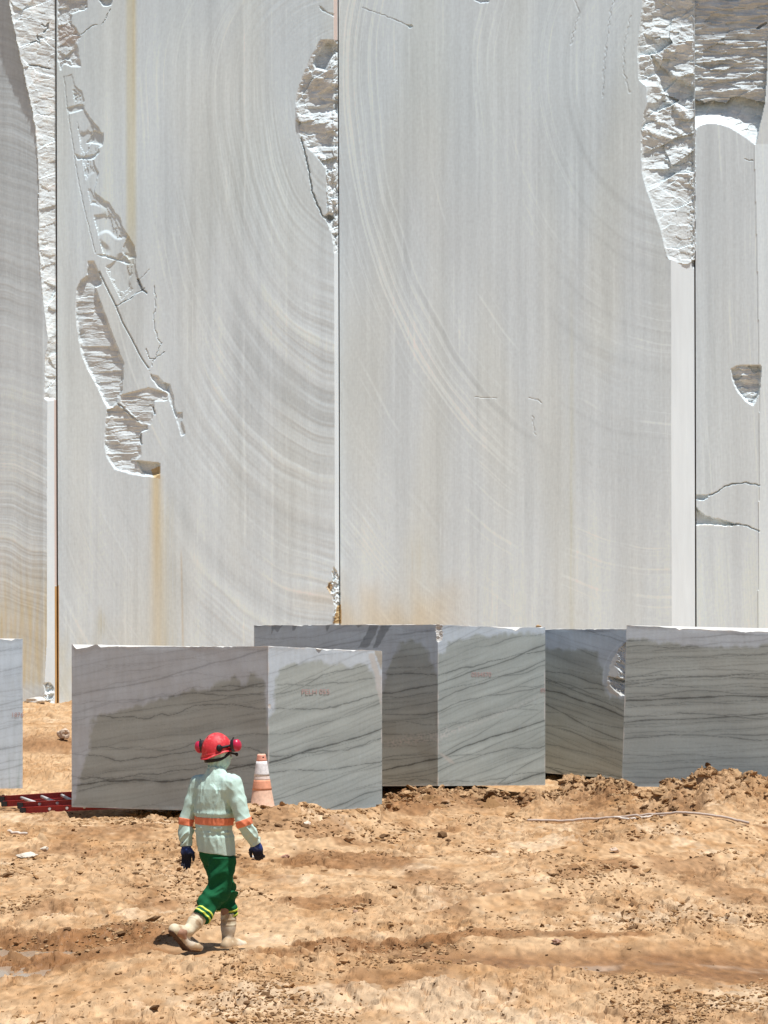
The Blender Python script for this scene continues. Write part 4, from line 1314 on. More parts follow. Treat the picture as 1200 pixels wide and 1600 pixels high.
stone(556, Yg(1434), (0.035, 0.03, 0.03), (0.36, 0.22, 0.15), 'small dark stone in the mud right of the worker\'s boots', 707)
stone(870, Yg(1478), (0.05, 0.04, 0.03), (0.33, 0.2, 0.14), 'dark clod at the near edge of the smooth wet track', 708)
stone(98, 45.0, (0.16, 0.14, 0.22), (0.55, 0.43, 0.32), 'rounded muddy boulder beside the left end of the nearest block', 709, 'boulder', 'boulder')
stone(55, 59.4, (0.35, 0.3, 0.16), (0.62, 0.58, 0.52), 'pale rubble stone at the foot of the quarry wall', 710, 'rubble_stone', 'rubble stone')
stone(480, Yg(1297), (0.07, 0.05, 0.04), (0.70, 0.60, 0.48), 'pale stone on the slope under the painted face of the nearest block', 711)


# ---------------------------------------------------------------- hose
def hose(uvY, r, label, colr, name='hose'):
    pts = []
    for (u, v, Y) in uvY:
        pts.append(pix(u, v, Y))
    # smooth it
    P = np.array([p[:] for p in pts])
    t = np.linspace(0, len(P) - 1, 90)
    i0 = np.clip(np.floor(t).astype(int), 0, len(P) - 2)
    w = (t - i0)[:, None]
    pm, p0, p1, p2 = P[np.maximum(i0 - 1, 0)], P[i0], P[i0 + 1], P[np.minimum(i0 + 2, len(P) - 1)]
    Q = 0.5 * ((2 * p0) + (p1 - pm) * w + (2 * pm - 5 * p0 + 4 * p1 - p2) * w ** 2 + (3 * p0 - pm - 3 * p1 + p2) * w ** 3)
    g = ground_h(Q[:, 0], Q[:, 1])
    Q[:, 2] = np.maximum(g + r * 0.75, 0.35 * (g + r) + 0.65 * Q[:, 2])
    org = Q[0].copy()
    v, f = tube([Vector(q - org) for q in Q], r, 10)
    o = link_mesh(name, np.array([p[:] for p in v]), f, material('dusty_hose', colr, 0.7, mottle=0.2, scale=12), smooth=True, loc=tuple(org))
    tag(o, label, 'hose')
    return o


hose([(824, 1281, 29.0), (880, 1280, 28.9), (940, 1277, 28.8), (1000, 1272, 28.6), (1060, 1269, 28.4), (1100, 1271, 28.3), (1135, 1276, 28.2), (1170, 1284, 28.0)], 0.017,
     'long pale dusty hose lying over the mud bank before the right-hand blocks', (0.50, 0.40, 0.33))
hose([(960, 1276, 28.55), (990, 1279, 28.4), (1018, 1277, 28.45), (1040, 1273, 28.6)], 0.016, 'short thin hose end branching beside the long pale hose', (0.66, 0.58, 0.50))
hose([(-30, 1302, 27.3), (0, 1301, 27.3), (18, 1300, 27.3), (42, 1302, 27.2)], 0.02, 'pale hose end lying in the mud at the left edge below the ladder', (0.62, 0.54, 0.46))


# ---------------------------------------------------------------- cone
def build_cone():
    Yc = 28.85
    base = pix(410, 1263, Yc)
    H = 0.74
    root = empty('traffic_cone', base)
    tag(root, 'faded orange and white traffic cone standing before the corner of the nearest block', 'traffic cone')
    mo = material('faded_orange_plastic', (0.78, 0.36, 0.26), 0.6, mottle=0.25, scale=14)
    mo2 = material('worn_orange_plastic', (0.78, 0.36, 0.22), 0.6, mottle=0.25, scale=16)
    mw = material('scuffed_white_band', (0.78, 0.76, 0.75), 0.6, mottle=0.22, scale=26)
    mp = material('chalky_pale_plastic', (0.76, 0.50, 0.36), 0.7, mottle=0.25, scale=18)
    mk = material('dark_hole', (0.02, 0.02, 0.02), 0.8)

    def rad(z):
        return np.interp(z, [0, 0.74], [0.172, 0.054])

    def ring(z0, z1, off, name, mat, inner=True):
        vs, fs = [], []
        zs = np.linspace(z0, z1, 6)
        prof = [(rad(z) + off, z) for z in zs]
        prof = [(rad(z0) - 0.004, z0)] + prof + [(rad(z1) - 0.004, z1)]
        n = 40
        for (r, z) in prof:
            for k in range(n):
                a = 2 * math.pi * k / n
                vs.append((r * math.cos(a), r * math.sin(a), z))
        for i in range(len(prof) - 1):
            for k in range(n):
                fs.append((i * n + k, i * n + (k + 1) % n, (i + 1) * n + (k + 1) % n, (i + 1) * n + k))
        return link_mesh(name, vs, fs, mat, root, smooth=True)
    # body with a rolled rim at the open tip
    prof = [(0.19, 0.0), (0.178, 0.012), (rad(0.03), 0.03), (rad(0.3), 0.3), (rad(0.6), 0.6), (rad(0.73), 0.73), (0.049, 0.742), (0.040, 0.738), (0.038, 0.60)]
    n = 40
    vs, fs = [], []
    for (r, z) in prof:
        for k in range(n):
            a = 2 * math.pi * k / n
            vs.append((r * math.cos(a), r * math.sin(a), z))
    for i in range(len(prof) - 1):
        for k in range(n):
            fs.append((i * n + k, i * n + (k + 1) % n, (i + 1) * n + (k + 1) % n, (i + 1) * n + k))
    link_mesh('cone_body', vs, fs, mp, root, smooth=True)
    ring(0.645, 0.735, 0.003, 'tip_band', mo)
    ring(0.44, 0.645, 0.005, 'reflective_band', mw)
    ring(0.395, 0.44, 0.004, 'reflective_band', material('grimy_band', (0.74, 0.62, 0.55), 0.6, mottle=0.2, scale=22))
    ring(0.255, 0.395, 0.003, 'orange_band', mo2)
    # square foot
    s, t = 0.24, 0.04
    bm = bmesh.new()
    bmesh.ops.create_cube(bm, size=1)
    for v in bm.verts:
        v.co = Vector((v.co.x * 2 * s, v.co.y * 2 * s, v.co.z * t - 0.02))
    bmesh.ops.bevel(bm, geom=bm.edges[:], offset=0.012, segments=2, affect='EDGES')
    me = bpy.data.meshes.new('foot')
    bm.to_mesh(me)
    bm.free()
    me.materials.append(mo2)
    o = bpy.data.objects.new('foot', me)
    COL.objects.link(o)
    o.parent = root
    a = -1.15
    hv = []
    r0 = rad(0.70) + 0.005
    for k in range(12):
        w = 2 * math.pi * k / 12
        hv.append((math.cos(a + 0.18 * math.cos(w)) * r0, math.sin(a + 0.18 * math.cos(w)) * r0, 0.695 + 0.014 * math.sin(w)))
    link_mesh('hole', hv, [tuple(range(12))], mk, root)
    root.rotation_euler = (0, math.radians(-1.0), 0)


build_cone()


# ---------------------------------------------------------------- ladder
def box_between(a, b, up, w, h):
    """verts, faces of a bar from a to b: width w across, height h along up"""
    a, b, up = Vector(a), Vector(b), Vector(up)
    t = (b - a).normalized()
    s = t.cross(up).normalized()
    up = s.cross(t).normalized()
    vs = []
    for p in (a, b):
        for (i, j) in ((-1, -1), (1, -1), (1, 1), (-1, 1)):
            vs.append(p + s * (w / 2 * i) + up * (h / 2 * j))
    return vs, [(3, 2, 1, 0), (4, 5, 6, 7), (0, 1, 5, 4), (1, 2, 6, 5), (2, 3, 7, 6), (3, 0, 4, 7)]


def channel(a, b, up, w, h, t=0.006):
    """C-section rail"""
    parts = []
    a, b, up = Vector(a), Vector(b), Vector(up)
    d = (b - a).normalized()
    s = d.cross(up).normalized()
    up = s.cross(d).normalized()
    vs, fs = [], []
    for (o, ww, hh) in ((s * (-w / 2 + t / 2), t, h), (up * (h / 2 - t / 2) + s * (t / 2), w - t, t), (up * (-h / 2 + t / 2) + s * (t / 2), w - t, t)):
        v, f = box_between(a + o, b + o, up, ww, hh)
        n = len(vs)
        vs += v
        fs += [tuple(q + n for q in p) for p in f]
    return vs, fs


def build_ladder():
    root_p = pix(60, 1262, 32.2)
    root = empty('extension_ladder', root_p)
    tag(root, 'dark red extension ladder with pale rungs lying on the mud behind the nearest block', 'ladder')
    mr = material('red_fibreglass', (0.36, 0.035, 0.03), 0.45, mottle=0.2, scale=8, spec=0.4)
    ma = material('dusty_aluminium', (0.60, 0.58, 0.56), 0.45, mottle=0.15, scale=20)
    mk = material('black_rubber', (0.03, 0.028, 0.028), 0.7, mottle=0.3, scale=20)

    def L(u, v, Y):
        return pix(u, v, Y) - root_p
    up = Vector((0, 0, 1))
    # far pair of rails (upper in the picture) and near pair
    far0, far1 = L(1, 1248.5, 32.75), L(235, 1234, 32.75)
    far0b, far1b = L(5, 1256, 32.62), L(235, 1244, 32.62)
    nr0, nr1 = L(30, 1258.5, 32.15), L(235, 1247, 32.15)
    nr0b, nr1b = L(34, 1266, 32.02), L(235, 1256.5, 32.02)
    for (a, b, h) in ((far0, far1, 0.095), (far0b, far1b, 0.09), (nr0, nr1, 0.095), (nr0b, nr1b, 0.09)):
        v, f = channel(a, b, up, 0.032, h)
        link_mesh('rail', [p[:] for p in v], f, mr, root)
    # rungs of the two sections
    for k in range(7):
        t = 0.17 + 0.145 * k
        v, f = tube([far0.lerp(far1, t * 0.93 - 0.02), nr0.lerp(nr1, t * 0.93 - 0.02 + 0.02)], 0.024, 10)
        link_mesh('rung', [p[:] for p in v], f, ma, root, smooth=True)
        v, f = tube([far0b.lerp(far1b, t * 0.93 + 0.05), nr0b.lerp(nr1b, t * 0.93 + 0.06)], 0.022, 10)
        link_mesh('rung', [p[:] for p in v], f, ma, root, smooth=True)
        w, f = tube([nr0b.lerp(nr1b, t * 0.93 + 0.06) + Vector((0, -0.028, 0)), nr0b.lerp(nr1b, t * 0.93 + 0.06) + Vector((0, -0.012, 0))], 0.02, 12)
        link_mesh('rivet', [p[:] for p in w], f, ma, root)
    for (p, s) in ((far0, 0.10), (nr0, 0.10), (far0b, 0.09), (nr0b, 0.085)):
        d = (far1 - far0).normalized()
        v, f = box_between(p - d * 0.03, p + d * 0.06, up, 0.05, s)
        bm = bmesh.new()
        bv = [bm.verts.new(q) for q in v]
        for q in f:
            bm.faces.new([bv[i] for i in q])
        bmesh.ops.bevel(bm, geom=bm.edges[:], offset=0.01, segments=2, affect='EDGES')
        me = bpy.data.meshes.new('end_cap')
        bm.to_mesh(me)
        bm.free()
        me.materials.append(mk)
        o = bpy.data.objects.new('end_cap', me)
        COL.objects.link(o)
        o.parent = root


build_ladder()


# ---------------------------------------------------------------- signed-distance modelling for the worker
def surface_nets(Fv, o, h):
    ins = Fv < 0
    c = [(i, j, k) for i in (0, 1) for j in (0, 1) for k in (0, 1)]
    sh = tuple(s - 1 for s in Fv.shape)
    cntm = np.zeros(sh, np.int8)
    for (i, j, k) in c:
        cntm += ins[i:i + sh[0], j:j + sh[1], k:k + sh[2]]
    act = (cntm > 0) & (cntm < 8)
    idx = np.argwhere(act)
    vid = np.full(sh, -1, np.int32)
    vid[act] = np.arange(len(idx))
    vals = np.stack([Fv[idx[:, 0] + i, idx[:, 1] + j, idx[:, 2] + k] for (i, j, k) in c], 1)
    pos = np.array(c, np.float32)
    acc = np.zeros((len(idx), 3), np.float32)
    n = np.zeros(len(idx), np.float32)
    for a in range(8):
        for b in range(a + 1, 8):
            if np.abs(pos[a] - pos[b]).sum() != 1:
                continue
            m = (vals[:, a] < 0) != (vals[:, b] < 0)
            t = np.where(m, vals[:, a] / np.where(m, vals[:, a] - vals[:, b], 1), 0)[:, None]
            acc += np.where(m[:, None], pos[a] + (pos[b] - pos[a]) * t, 0)
            n += m
    V = (idx + acc / n[:, None]) * h + o
    faces = []
    for ax in range(3):
        s0 = [slice(None)] * 3
        s1 = [slice(None)] * 3
        s0[ax] = slice(0, -1)
        s1[ax] = slice(1, None)
        a, b = ins[tuple(s0)], ins[tuple(s1)]
        e = np.argwhere(a != b)
        sg = a[tuple(e.T)]
        p, q = (ax + 1) % 3, (ax + 2) % 3
        ok = (e[:, p] > 0) & (e[:, q] > 0) & (e[:, p] < sh[p]) & (e[:, q] < sh[q])
        e, sg = e[ok], sg[ok]

        def cell(dp, dq):
            x = e.copy()
            x[:, p] -= dp
            x[:, q] -= dq
            return vid[tuple(x.T)]
        f = np.stack([cell(0, 0), cell(1, 0), cell(1, 1), cell(0, 1)], 1)
        f[~sg] = f[~sg][:, ::-1]
        faces.append(f)
    return V.astype(np.float32), np.concatenate(faces)


def smin(a, b, k):
    h = np.clip(0.5 + 0.5 * (b - a) / k, 0, 1)
    return b * (1 - h) + a * h - k * h * (1 - h)


def cap(p, a, b, ra, rb):
    a, b = np.asarray(a, np.float32), np.asarray(b, np.float32)
    ba = b - a
    t = np.clip(((p - a) @ ba) / (ba @ ba), 0, 1)
    return np.linalg.norm(p - a - t[..., None] * ba, axis=-1) - (ra + t * (rb - ra))


def chain(p, pts, rad, k=0.02):
    d = cap(p, pts[0], pts[1], rad[0], rad[1])
    for i in range(1, len(pts) - 1):
        d = smin(d, cap(p, pts[i], pts[i + 1], rad[i], rad[i + 1]), k)
    return d


def ell(p, c, ax, r):
    q = (p - np.asarray(c, np.float32)) @ np.asarray(ax, np.float32).T
    r = np.asarray(r, np.float32)
    k0 = np.linalg.norm(q / r, axis=-1)
    k1 = np.linalg.norm(q / (r * r), axis=-1)
    return k0 * (k0 - 1) / np.maximum(k1, 1e-6)


def sdf_mesh(name, fn, lo, hi, h, mat, parent, colfn=None, smooth=True):
    lo, hi = np.asarray(lo, np.float32), np.asarray(hi, np.float32)
    n = np.ceil((hi - lo) / h).astype(int) + 1
    g = np.stack(np.meshgrid(*[np.arange(k) for k in n], indexing='ij'), -1).astype(np.float32) * h + lo
    Fv = fn(g)
    V, f = surface_nets(Fv, lo, h)
    col = colfn(V) if colfn else None
    return link_mesh(name, V, f, mat, parent, col=col, smooth=smooth)


# ---------------------------------------------------------------- the worker
def build_person():
    YM = 17.15
    O = np.array([(342 - CX) / F * YM, YM, 0.0], np.float32)

    def J(u, v, dy=0.0):
        return np.array(pix(u, v, YM + dy)[:], np.float32) - O
    fw = np.array([0.62, 0.785, 0], np.float32)
    rt = np.array([0.785, -0.62, 0], np.float32)
    up = np.array([0, 0, 1], np.float32)
    neck, head = J(339, 1203, 0.02), J(341, 1176, 0.03)
    shL, shR = J(311, 1224, 0.12), J(363, 1224, -0.10)
    elL, elR = J(291, 1283, 0.10), J(381, 1284, -0.16)
    wrL, wrR = J(291, 1322, 0.06), J(400, 1317, -0.10)
    hipL, hipR = J(331, 1330, 0.05), J(350, 1330, -0.05)
    knL, knR = J(352, 1392, 0.22), J(340, 1394, -0.06)
    anL, anR = J(356, 1470, 0.25), J(294, 1455, -0.30)
    z_hem = J(340, 1333)[2]

    def prof(z, pts):
        pts = sorted(pts)
        return np.interp(z, [p[0] for p in pts], [p[1] for p in pts])
    zc = lambda v: float(J(340, v)[2])

    def torso(p, grow=0.0):
        z = p[..., 2]
        cxu = prof(z, [(zc(1400), 340), (zc(1340), 339), (zc(1290), 334), (zc(1240), 337), (zc(1205), 339)])
        cx = (cxu - 342) / F * YM
        q = p - np.stack([cx, np.zeros_like(cx), np.zeros_like(cx)], -1)
        a, b = q @ rt, q @ fw
        ra = prof(z, [(zc(1345), 0.160), (zc(1330), 0.162), (zc(1290), 0.158), (zc(1255), 0.172), (zc(1232), 0.180), (zc(1218), 0.150), (zc(1208), 0.090), (zc(1200), 0.062), (zc(1185), 0.06)])
        rb = prof(z, [(zc(1345), 0.128), (zc(1330), 0.128), (zc(1290), 0.120), (zc(1255), 0.128), (zc(1232), 0.122), (zc(1218), 0.098), (zc(1208), 0.075), (zc(1200), 0.062), (zc(1185), 0.06)])
        k = np.sqrt((a / ra) ** 2 + (b / rb) ** 2)
        d = (k - 1) * np.minimum(ra, rb) * 0.9
        return np.maximum(np.maximum(d, z - zc(1199)), zc(1345) - z) - grow

    def arm(p, which, grow=0.0):
        s, e, w = (shL, elL, wrL) if which == 'L' else (shR, elR, wrR)
        mid = s * 0.5 + e * 0.5
        m2 = e * 0.5 + w * 0.5
        return chain(p, [s, mid, e, m2, w], [0.070, 0.064, 0.054, 0.052, 0.042], 0.02) - grow

    # --- body: one continuous figure under the clothes
    hx = np.stack([rt, fw, up])
    hturn = math.radians(-18)
    hf = np.array([fw[0] * math.cos(hturn) - fw[1] * math.sin(hturn), fw[0] * math.sin(hturn) + fw[1] * math.cos(hturn), 0], np.float32)
    hr = np.array([hf[1], -hf[0], 0], np.float32)
    hax = np.stack([hr, hf, up])

    def headsdf(p, g=0.0):
        d = ell(p, head + up * 0.022, hax, (0.076, 0.096, 0.105))
        d = smin(d, ell(p, head - up * 0.050 + hf * 0.030, hax, (0.056, 0.066, 0.068)), 0.03)
        d = smin(d, cap(p, head + hf * 0.094 + up * 0.01, head + hf * 0.112 - up * 0.028, 0.008, 0.014), 0.012)
        for s in (-1, 1):
            d = smin(d, ell(p, head + hr * (0.080 * s) - hf * 0.008, hax, (0.010, 0.018, 0.030)), 0.006)
            d = np.maximum(d, -(np.linalg.norm(p - (head + hr * (0.032 * s) + hf * 0.102 + up * 0.012), axis=-1) - 0.014))
        d = np.maximum(d, -ell(p, head + hf * 0.108 - up * 0.052, hax, (0.024, 0.012, 0.004)))
        return d - g

    def body(p):
        d = smin(np.maximum(torso(p, -0.018), zc(1318) - p[..., 2]), cap(p, neck - up * 0.03, head - up * 0.03, 0.058, 0.055), 0.03)
        d = smin(d, headsdf(p), 0.02)
        for w in 'LR':
            d = smin(d, arm(p, w, -0.014), 0.03)
        d = smin(d, ell(p, (hipL + hipR) / 2 + up * 0.03, hx, (0.130, 0.090, 0.10)), 0.04)
        for (h, k, a) in ((hipL, knL, anL), (hipR, knR, anR)):
            d = smin(d, chain(p, [h, k, k * 0.6 + a * 0.4, a], [0.056, 0.042, 0.040, 0.032], 0.03), 0.008)
        for (w, t_) in ((wrL, hand_dir('L')), (wrR, hand_dir('R'))):
            d = smin(d, cap(p, w, w + t_[0] * 0.06, 0.026, 0.028), 0.02)
        for (a, hl, to) in ((anL, J(357, 1481, 0.20), J(372, 1480, 0.36)), (anR, J(280, 1462, -0.40), J(300, 1484, -0.24))):
            d = smin(d, smin(cap(p, hl + up * 0.02, to + up * 0.015, 0.03, 0.026), cap(p, a, hl + up * 0.03, 0.035, 0.03), 0.02), 0.03)
        return d

    def hand_dir(w):
        if w == 'L':
            d = np.array([0.03, 0.05, -1.0])
            side = np.array([1.0, -0.3, 0.0])
        else:
            d = np.array([0.18, 0.05, -0.98])
            side = np.array([-1.0, 0.25, -0.2])
        d = d / np.linalg.norm(d)
        side = side - d * (side @ d)
        side /= np.linalg.norm(side)
        nrm = np.cross(d, side)
        return d.astype(np.float32), side.astype(np.float32), nrm.astype(np.float32)

    m_skin = material('skin', (0.36, 0.20, 0.13), 0.6, mottle=0.08, scale=30)
    root = sdf_mesh('person', body, (-0.55, -0.7, -0.02), (0.5, 0.65, 1.85), 0.010, m_skin, None)
    root.location = tuple(O)
    tag(root, 'worker in red helmet, pale green shirt and green trousers walking away over the mud', 'person')

    # --- shirt
    def folds(p, s, fx, fz, am):
        a, b = p @ rt, p @ fw
        w = n3(a * fx * 0.5, b * fx * 0.5, p[..., 2] * fz * 0.7, s + 9)
        f1 = n3(a * fx + w, b * fx, p[..., 2] * fz + 0.4 * w, s)
        f2 = n3(a * fx * 2.1 + w, b * fx * 2.1, p[..., 2] * fz * 1.9 + 0.5 * w, s + 3)
        f3 = n3(a * fx * 4.5 + 2 * w, b * fx * 4.5, p[..., 2] * fz * 4.5 + w, s + 5)
        return am * ((1 - np.abs(f1) * 2) * 0.7 + 0.5 * f2 + 0.12 * (1 - 2 * np.abs(f3)))

    def afold(p):
        q = p[..., 2] + 0.9 * np.abs(p[..., 0] + 0.02) + 0.6 * p[..., 1]
        f = n3(p[..., 0] * 10, p[..., 1] * 10, q * 15, 830)
        f2 = n3(p[..., 0] * 22, p[..., 1] * 22, (p[..., 2] - 0.7 * p[..., 0]) * 30, 831)
        low = 0.5 + 0.8 * sstep(zc(1275), zc(1300), p[..., 2])
        return low * (0.012 * (0.6 - 2 * np.abs(f)) + 0.005 * f2)

    def shirt(p, cut=True):
        d = torso(p, 0.004)
        al, ar = arm(p, 'L', 0.004), arm(p, 'R', 0.004)
        fz = folds(p, 810, 20, 5.5, 0.0115)
        pull = 0.010 * np.exp(-((p[..., 2] - zc(1300)) / 0.03) ** 2) * n3(p[..., 0] * 14, p[..., 1] * 14, p[..., 2] * 40, 815)
        blouse = 0.008 * np.exp(-((p[..., 2] - zc(1270)) / 0.022) ** 2) - 0.006 * np.exp(-((p[..., 2] - zc(1296)) / 0.02) ** 2)
        d = d - fz * sstep(zc(1345), zc(1250), p[..., 2]) * 0.9 - 0.5 * fz * (p[..., 2] < zc(1290)) * 0.6 - pull - blouse
        fa = afold(p)
        arms = np.minimum(al - fa, ar - fa)
        kb = 0.016 + 0.055 * sstep(zc(1262), zc(1228), p[..., 2])
        d = smin(d, arms, kb)
        d = smin(d, cap(p, neck - up * 0.015, neck + up * 0.012, 0.068, 0.064), 0.015)
        hem = zc(1333) - 0.10 * (p[..., 0] - 0.0) + 0.006 * n3(p[..., 0] * 15, p[..., 1] * 15, 0.0, 842)
        d = np.maximum(d, (hem - p[..., 2]) * ((np.abs(p[..., 0] + 0.01) < 0.2) & (p[..., 2] > 0.6) & (al > 0.03) & (ar > 0.03)) + np.where((al <= 0.03) | (ar <= 0.03), -1.0, 0))
        for (w, e) in ((wrL, elL), (wrR, elR)):
            ax = (w - e) / np.linalg.norm(w - e)
            near = np.linalg.norm(p - w, axis=-1) < 0.12
            d = np.where(near, np.maximum(d, (p - (w + ax * 0.004)) @ ax), d)
        return d

    def shirt_col(V):
        c = np.ones((len(V), 3)) * np.array([0.50, 0.66, 0.585])
        t = n3(V[:, 0] * 9, V[:, 1] * 9, V[:, 2] * 7, 850)[:, None]
        c = c * (1 + 0.05 * t)
        # grime at the cuffs and lower back
        for w in (wrL, wrR):
            k = np.exp(-(np.linalg.norm(V - w, axis=1) / 0.12) ** 2)[:, None] * 0.45
            c = c * (1 - k) + np.array([0.46, 0.48, 0.38]) * k
        k = (0.35 * np.exp(-((V[:, 2] - zc(1330)) / 0.07) ** 2) * (0.6 + 0.5 * n3(V[:, 0] * 20, V[:, 1] * 20, V[:, 2] * 20, 851)))[:, None]
        return c * (1 - k) + np.array([0.52, 0.56, 0.47]) * k
    m_shirt = material('pale_green_cloth', tint=True, rough=0.9, mottle=0.05, scale=60, bump=0.0015, bscale=120, spec=0.1)
    shirt_o = sdf_mesh('shirt', shirt, (-0.36, -0.34, 0.66), (0.38, 0.34, 1.56), 0.0045, m_shirt, root, shirt_col)
    m_or = material('orange_reflective_tape', (0.80, 0.24, 0.12), 0.55, mottle=0.10, scale=40)

    def bandT(p):
        z = p[..., 2] + 0.02 * p[..., 0]
        d = shirt(p)
        return np.maximum(np.maximum(np.maximum(d - 0.0035, np.abs(z - zc(1282)) - 0.031), -d - 0.012), 0.012 - np.minimum(arm(p, 'L', 0.004), arm(p, 'R', 0.004)))
    sdf_mesh('reflective_band', bandT, (-0.3, -0.25, zc(1310)), (0.3, 0.25, zc(1255)), 0.0045, m_or, shirt_o)
    for w, (s, e, wr, vv) in {'L': (shL, elL, wrL, 1285), 'R': (shR, elR, wrR, 1286)}.items():
        ax = (wr - s) / np.linalg.norm(wr - s)
        ctr = e + (e - s) / np.linalg.norm(e - s) * 0.008
        slant = ax + np.array([0.0, 0, -0.1])
        slant = (slant / np.linalg.norm(slant)).astype(np.float32)

        def bandA(p, w=w, ctr=ctr, slant=slant):
            d = shirt(p)
            return np.maximum(np.maximum(np.maximum(d - 0.0035, np.abs((p - ctr) @ slant) - 0.029), -d - 0.012), arm(p, w, 0.004) - 0.016)
        sdf_mesh('reflective_band', bandA, ctr - 0.12, ctr + 0.12, 0.0045, m_or, shirt_o)

    # --- trousers
    bootL, bootR = J(357, 1430, 0.25), J(313, 1431, -0.20)
    axL, axR = (bootL - knL) / np.linalg.norm(bootL - knL), (bootR - knR) / np.linalg.norm(bootR - knR)

    def leg(p, w, g=0.0):
        h, k, b = (hipL, knL, bootL) if w == 'L' else (hipR, knR, bootR)
        ax = axL if w == 'L' else axR
        return chain(p, [h, h * 0.5 + k * 0.5, k, b + ax * 0.03], [0.108, 0.100, 0.086, 0.072] if w == 'R' else [0.104, 0.094, 0.084, 0.068], 0.02) - g

    def tfold(p):
        q = p[..., 2] - 0.75 * p[..., 0] + 0.5 * p[..., 1]
        f = n3(p[..., 0] * 5, p[..., 1] * 5, q * 13, 870)
        f2 = n3(p[..., 0] * 12, p[..., 1] * 12, (p[..., 2] + 0.5 * p[..., 0]) * 26, 871)
        low = 0.6 + 0.7 * sstep(zc(1370), zc(1400), p[..., 2])
        return low * (0.018 * (0.8 - 2 * np.abs(f)) + 0.008 * f2)

    def legcut(p, w, g=0.0):
        b, ax = (bootL, axL) if w == 'L' else (bootR, axR)
        return np.maximum(leg(p, w, g) - tfold(p), (p - (b + ax * 0.016)) @ ax)

    def trousers(p):
        d = ell(p, (hipL + hipR) / 2 + up * 0.03, hx, (0.168, 0.130, 0.17))
        for w in 'LR':
            d = smin(d, legcut(p, w), 0.02)
        d = np.where(p[..., 2] > zc(1337), np.maximum(d, torso(p, -0.004)), d)
        return np.maximum(d, p[..., 2] - zc(1312))
    m_tr = material('green_cloth', (0.010, 0.098, 0.038), 0.85, mottle=0.16, scale=30, bump=0.0015, bscale=140, spec=0.12)
    tro = sdf_mesh('trousers', trousers, (-0.3, -0.42, 0.2), (0.28, 0.45, 0.95), 0.0055, m_tr, root)
    m_ye = material('yellow_green_tape', (0.62, 0.72, 0.10), 0.5, mottle=0.1, scale=40)
    for w, (b, ax) in {'L': (bootL, axL), 'R': (bootR, axR)}.items():
        for s in (-0.002, -0.042):
            def hemb(p, w=w, b=b, ax=ax, s=s):
                return np.maximum(np.maximum(leg(p, w) - tfold(p) - 0.004, np.abs((p - (b + ax * s)) @ ax) - 0.0085), -leg(p, w, -0.02))
            sdf_mesh('hem_stripe', hemb, b - 0.15, b + 0.15, 0.004, m_ye, tro)

    # --- boots
    m_bt = material('muddy_rubber', tint=True, rough=0.65, mottle=0.12, scale=24, bump=0.002, bscale=60)
    m_so = material('dark_muddy_sole', (0.10, 0.06, 0.04), 0.85, mottle=0.3, scale=30)

    def boot(name, b, an, heel, ball, toe, seed):
        axs = (an - b) / np.linalg.norm(an - b)
        fdir = (toe - heel) / np.linalg.norm(toe - heel)
        lat = np.cross(fdir, axs)
        lat /= np.linalg.norm(lat)
        nup = np.cross(lat, fdir)
        nup = nup / np.linalg.norm(nup)
        if nup @ (b - an) < 0:
            nup = -nup

        def fn(p):
            sh = chain(p, [b - axs * 0.035, b * 0.55 + an * 0.45, an], [0.066, 0.060, 0.047], 0.02)
            rib = 0.0035 * np.exp(-((((p - b) @ axs) - 0.030) / 0.006) ** 2) + 0.0035 * np.exp(-((((p - b) @ axs) - 0.075) / 0.006) ** 2)
            ft = chain(p, [heel + nup * 0.045, ball + nup * 0.042, toe + nup * 0.034 - fdir * 0.035], [0.043, 0.047, 0.036], 0.03)
            d = smin(sh - rib, ft, 0.035)
            d = smin(d, cap(p, an, heel + nup * 0.05, 0.046, 0.042), 0.02)
            d = np.maximum(d, -((p - (b - axs * 0.022)) @ axs))
            d = np.maximum(d, -(cap(p, b - axs * 0.08, b + axs * 0.03, 0.056, 0.05)))
            d = d - 0.003 * n3(p[..., 0] * 22, p[..., 1] * 22, p[..., 2] * 22, seed)
            bend = ball - heel
            # flat underside made of two planes: heel to ball, ball to toe
            n1_ = np.cross(lat, (ball - heel) / np.linalg.norm(ball - heel))
            n2_ = np.cross(lat, (toe - ball) / np.linalg.norm(toe - ball))
            if n1_ @ nup < 0:
                n1_, n2_ = -n1_, -n2_
            u1, u2 = -((p - ball) @ n1_), -((p - ball) @ n2_)
            sd = np.where(((p - ball) @ fdir) < 0, u1, u2)
            return d, sd

        def upper(p):
            d, s = fn(p)
            return np.maximum(d, s + 0.012)

        def sole(p):
            d, s = fn(p)
            tread = 0.004 * (np.sin(((p - heel) @ fdir) * 240) > 0.2)
            return np.maximum(np.maximum(d - 0.004, s + tread), -(s + 0.0125))

        def colf(V):
            base = np.array([0.66, 0.57, 0.40])
            mud = np.array([0.33, 0.195, 0.095])
            dust = np.array([0.74, 0.67, 0.55])
            t = n3(V[:, 0] * 16, V[:, 1] * 16, V[:, 2] * 16, seed + 5) + 0.5 * n3(V[:, 0] * 40, V[:, 1] * 40, V[:, 2] * 40, seed + 6)
            k = sstep(-0.25, 0.45, t + 0.6 * np.exp(-((V[:, 2]) / 0.07) ** 2))[:, None] * 0.7
            al = (V - b) @ axs
            st = (np.exp(-((al - 0.035) / 0.014) ** 2) * sstep(-0.3, 0.2, n3(V[:, 0] * 14, V[:, 1] * 14, V[:, 2] * 14, seed + 8)))[:, None]
            c = base * (1 - k) + mud * k
            c = c * (1 - 0.6 * st) + np.array([0.36, 0.22, 0.16]) * 0.6 * st
            kd = sstep(0.1, 0.6, n3(V[:, 0] * 10 + 5, V[:, 1] * 10, V[:, 2] * 10, seed + 7))[:, None] * 0.6
            return c * (1 - kd) + dust * kd
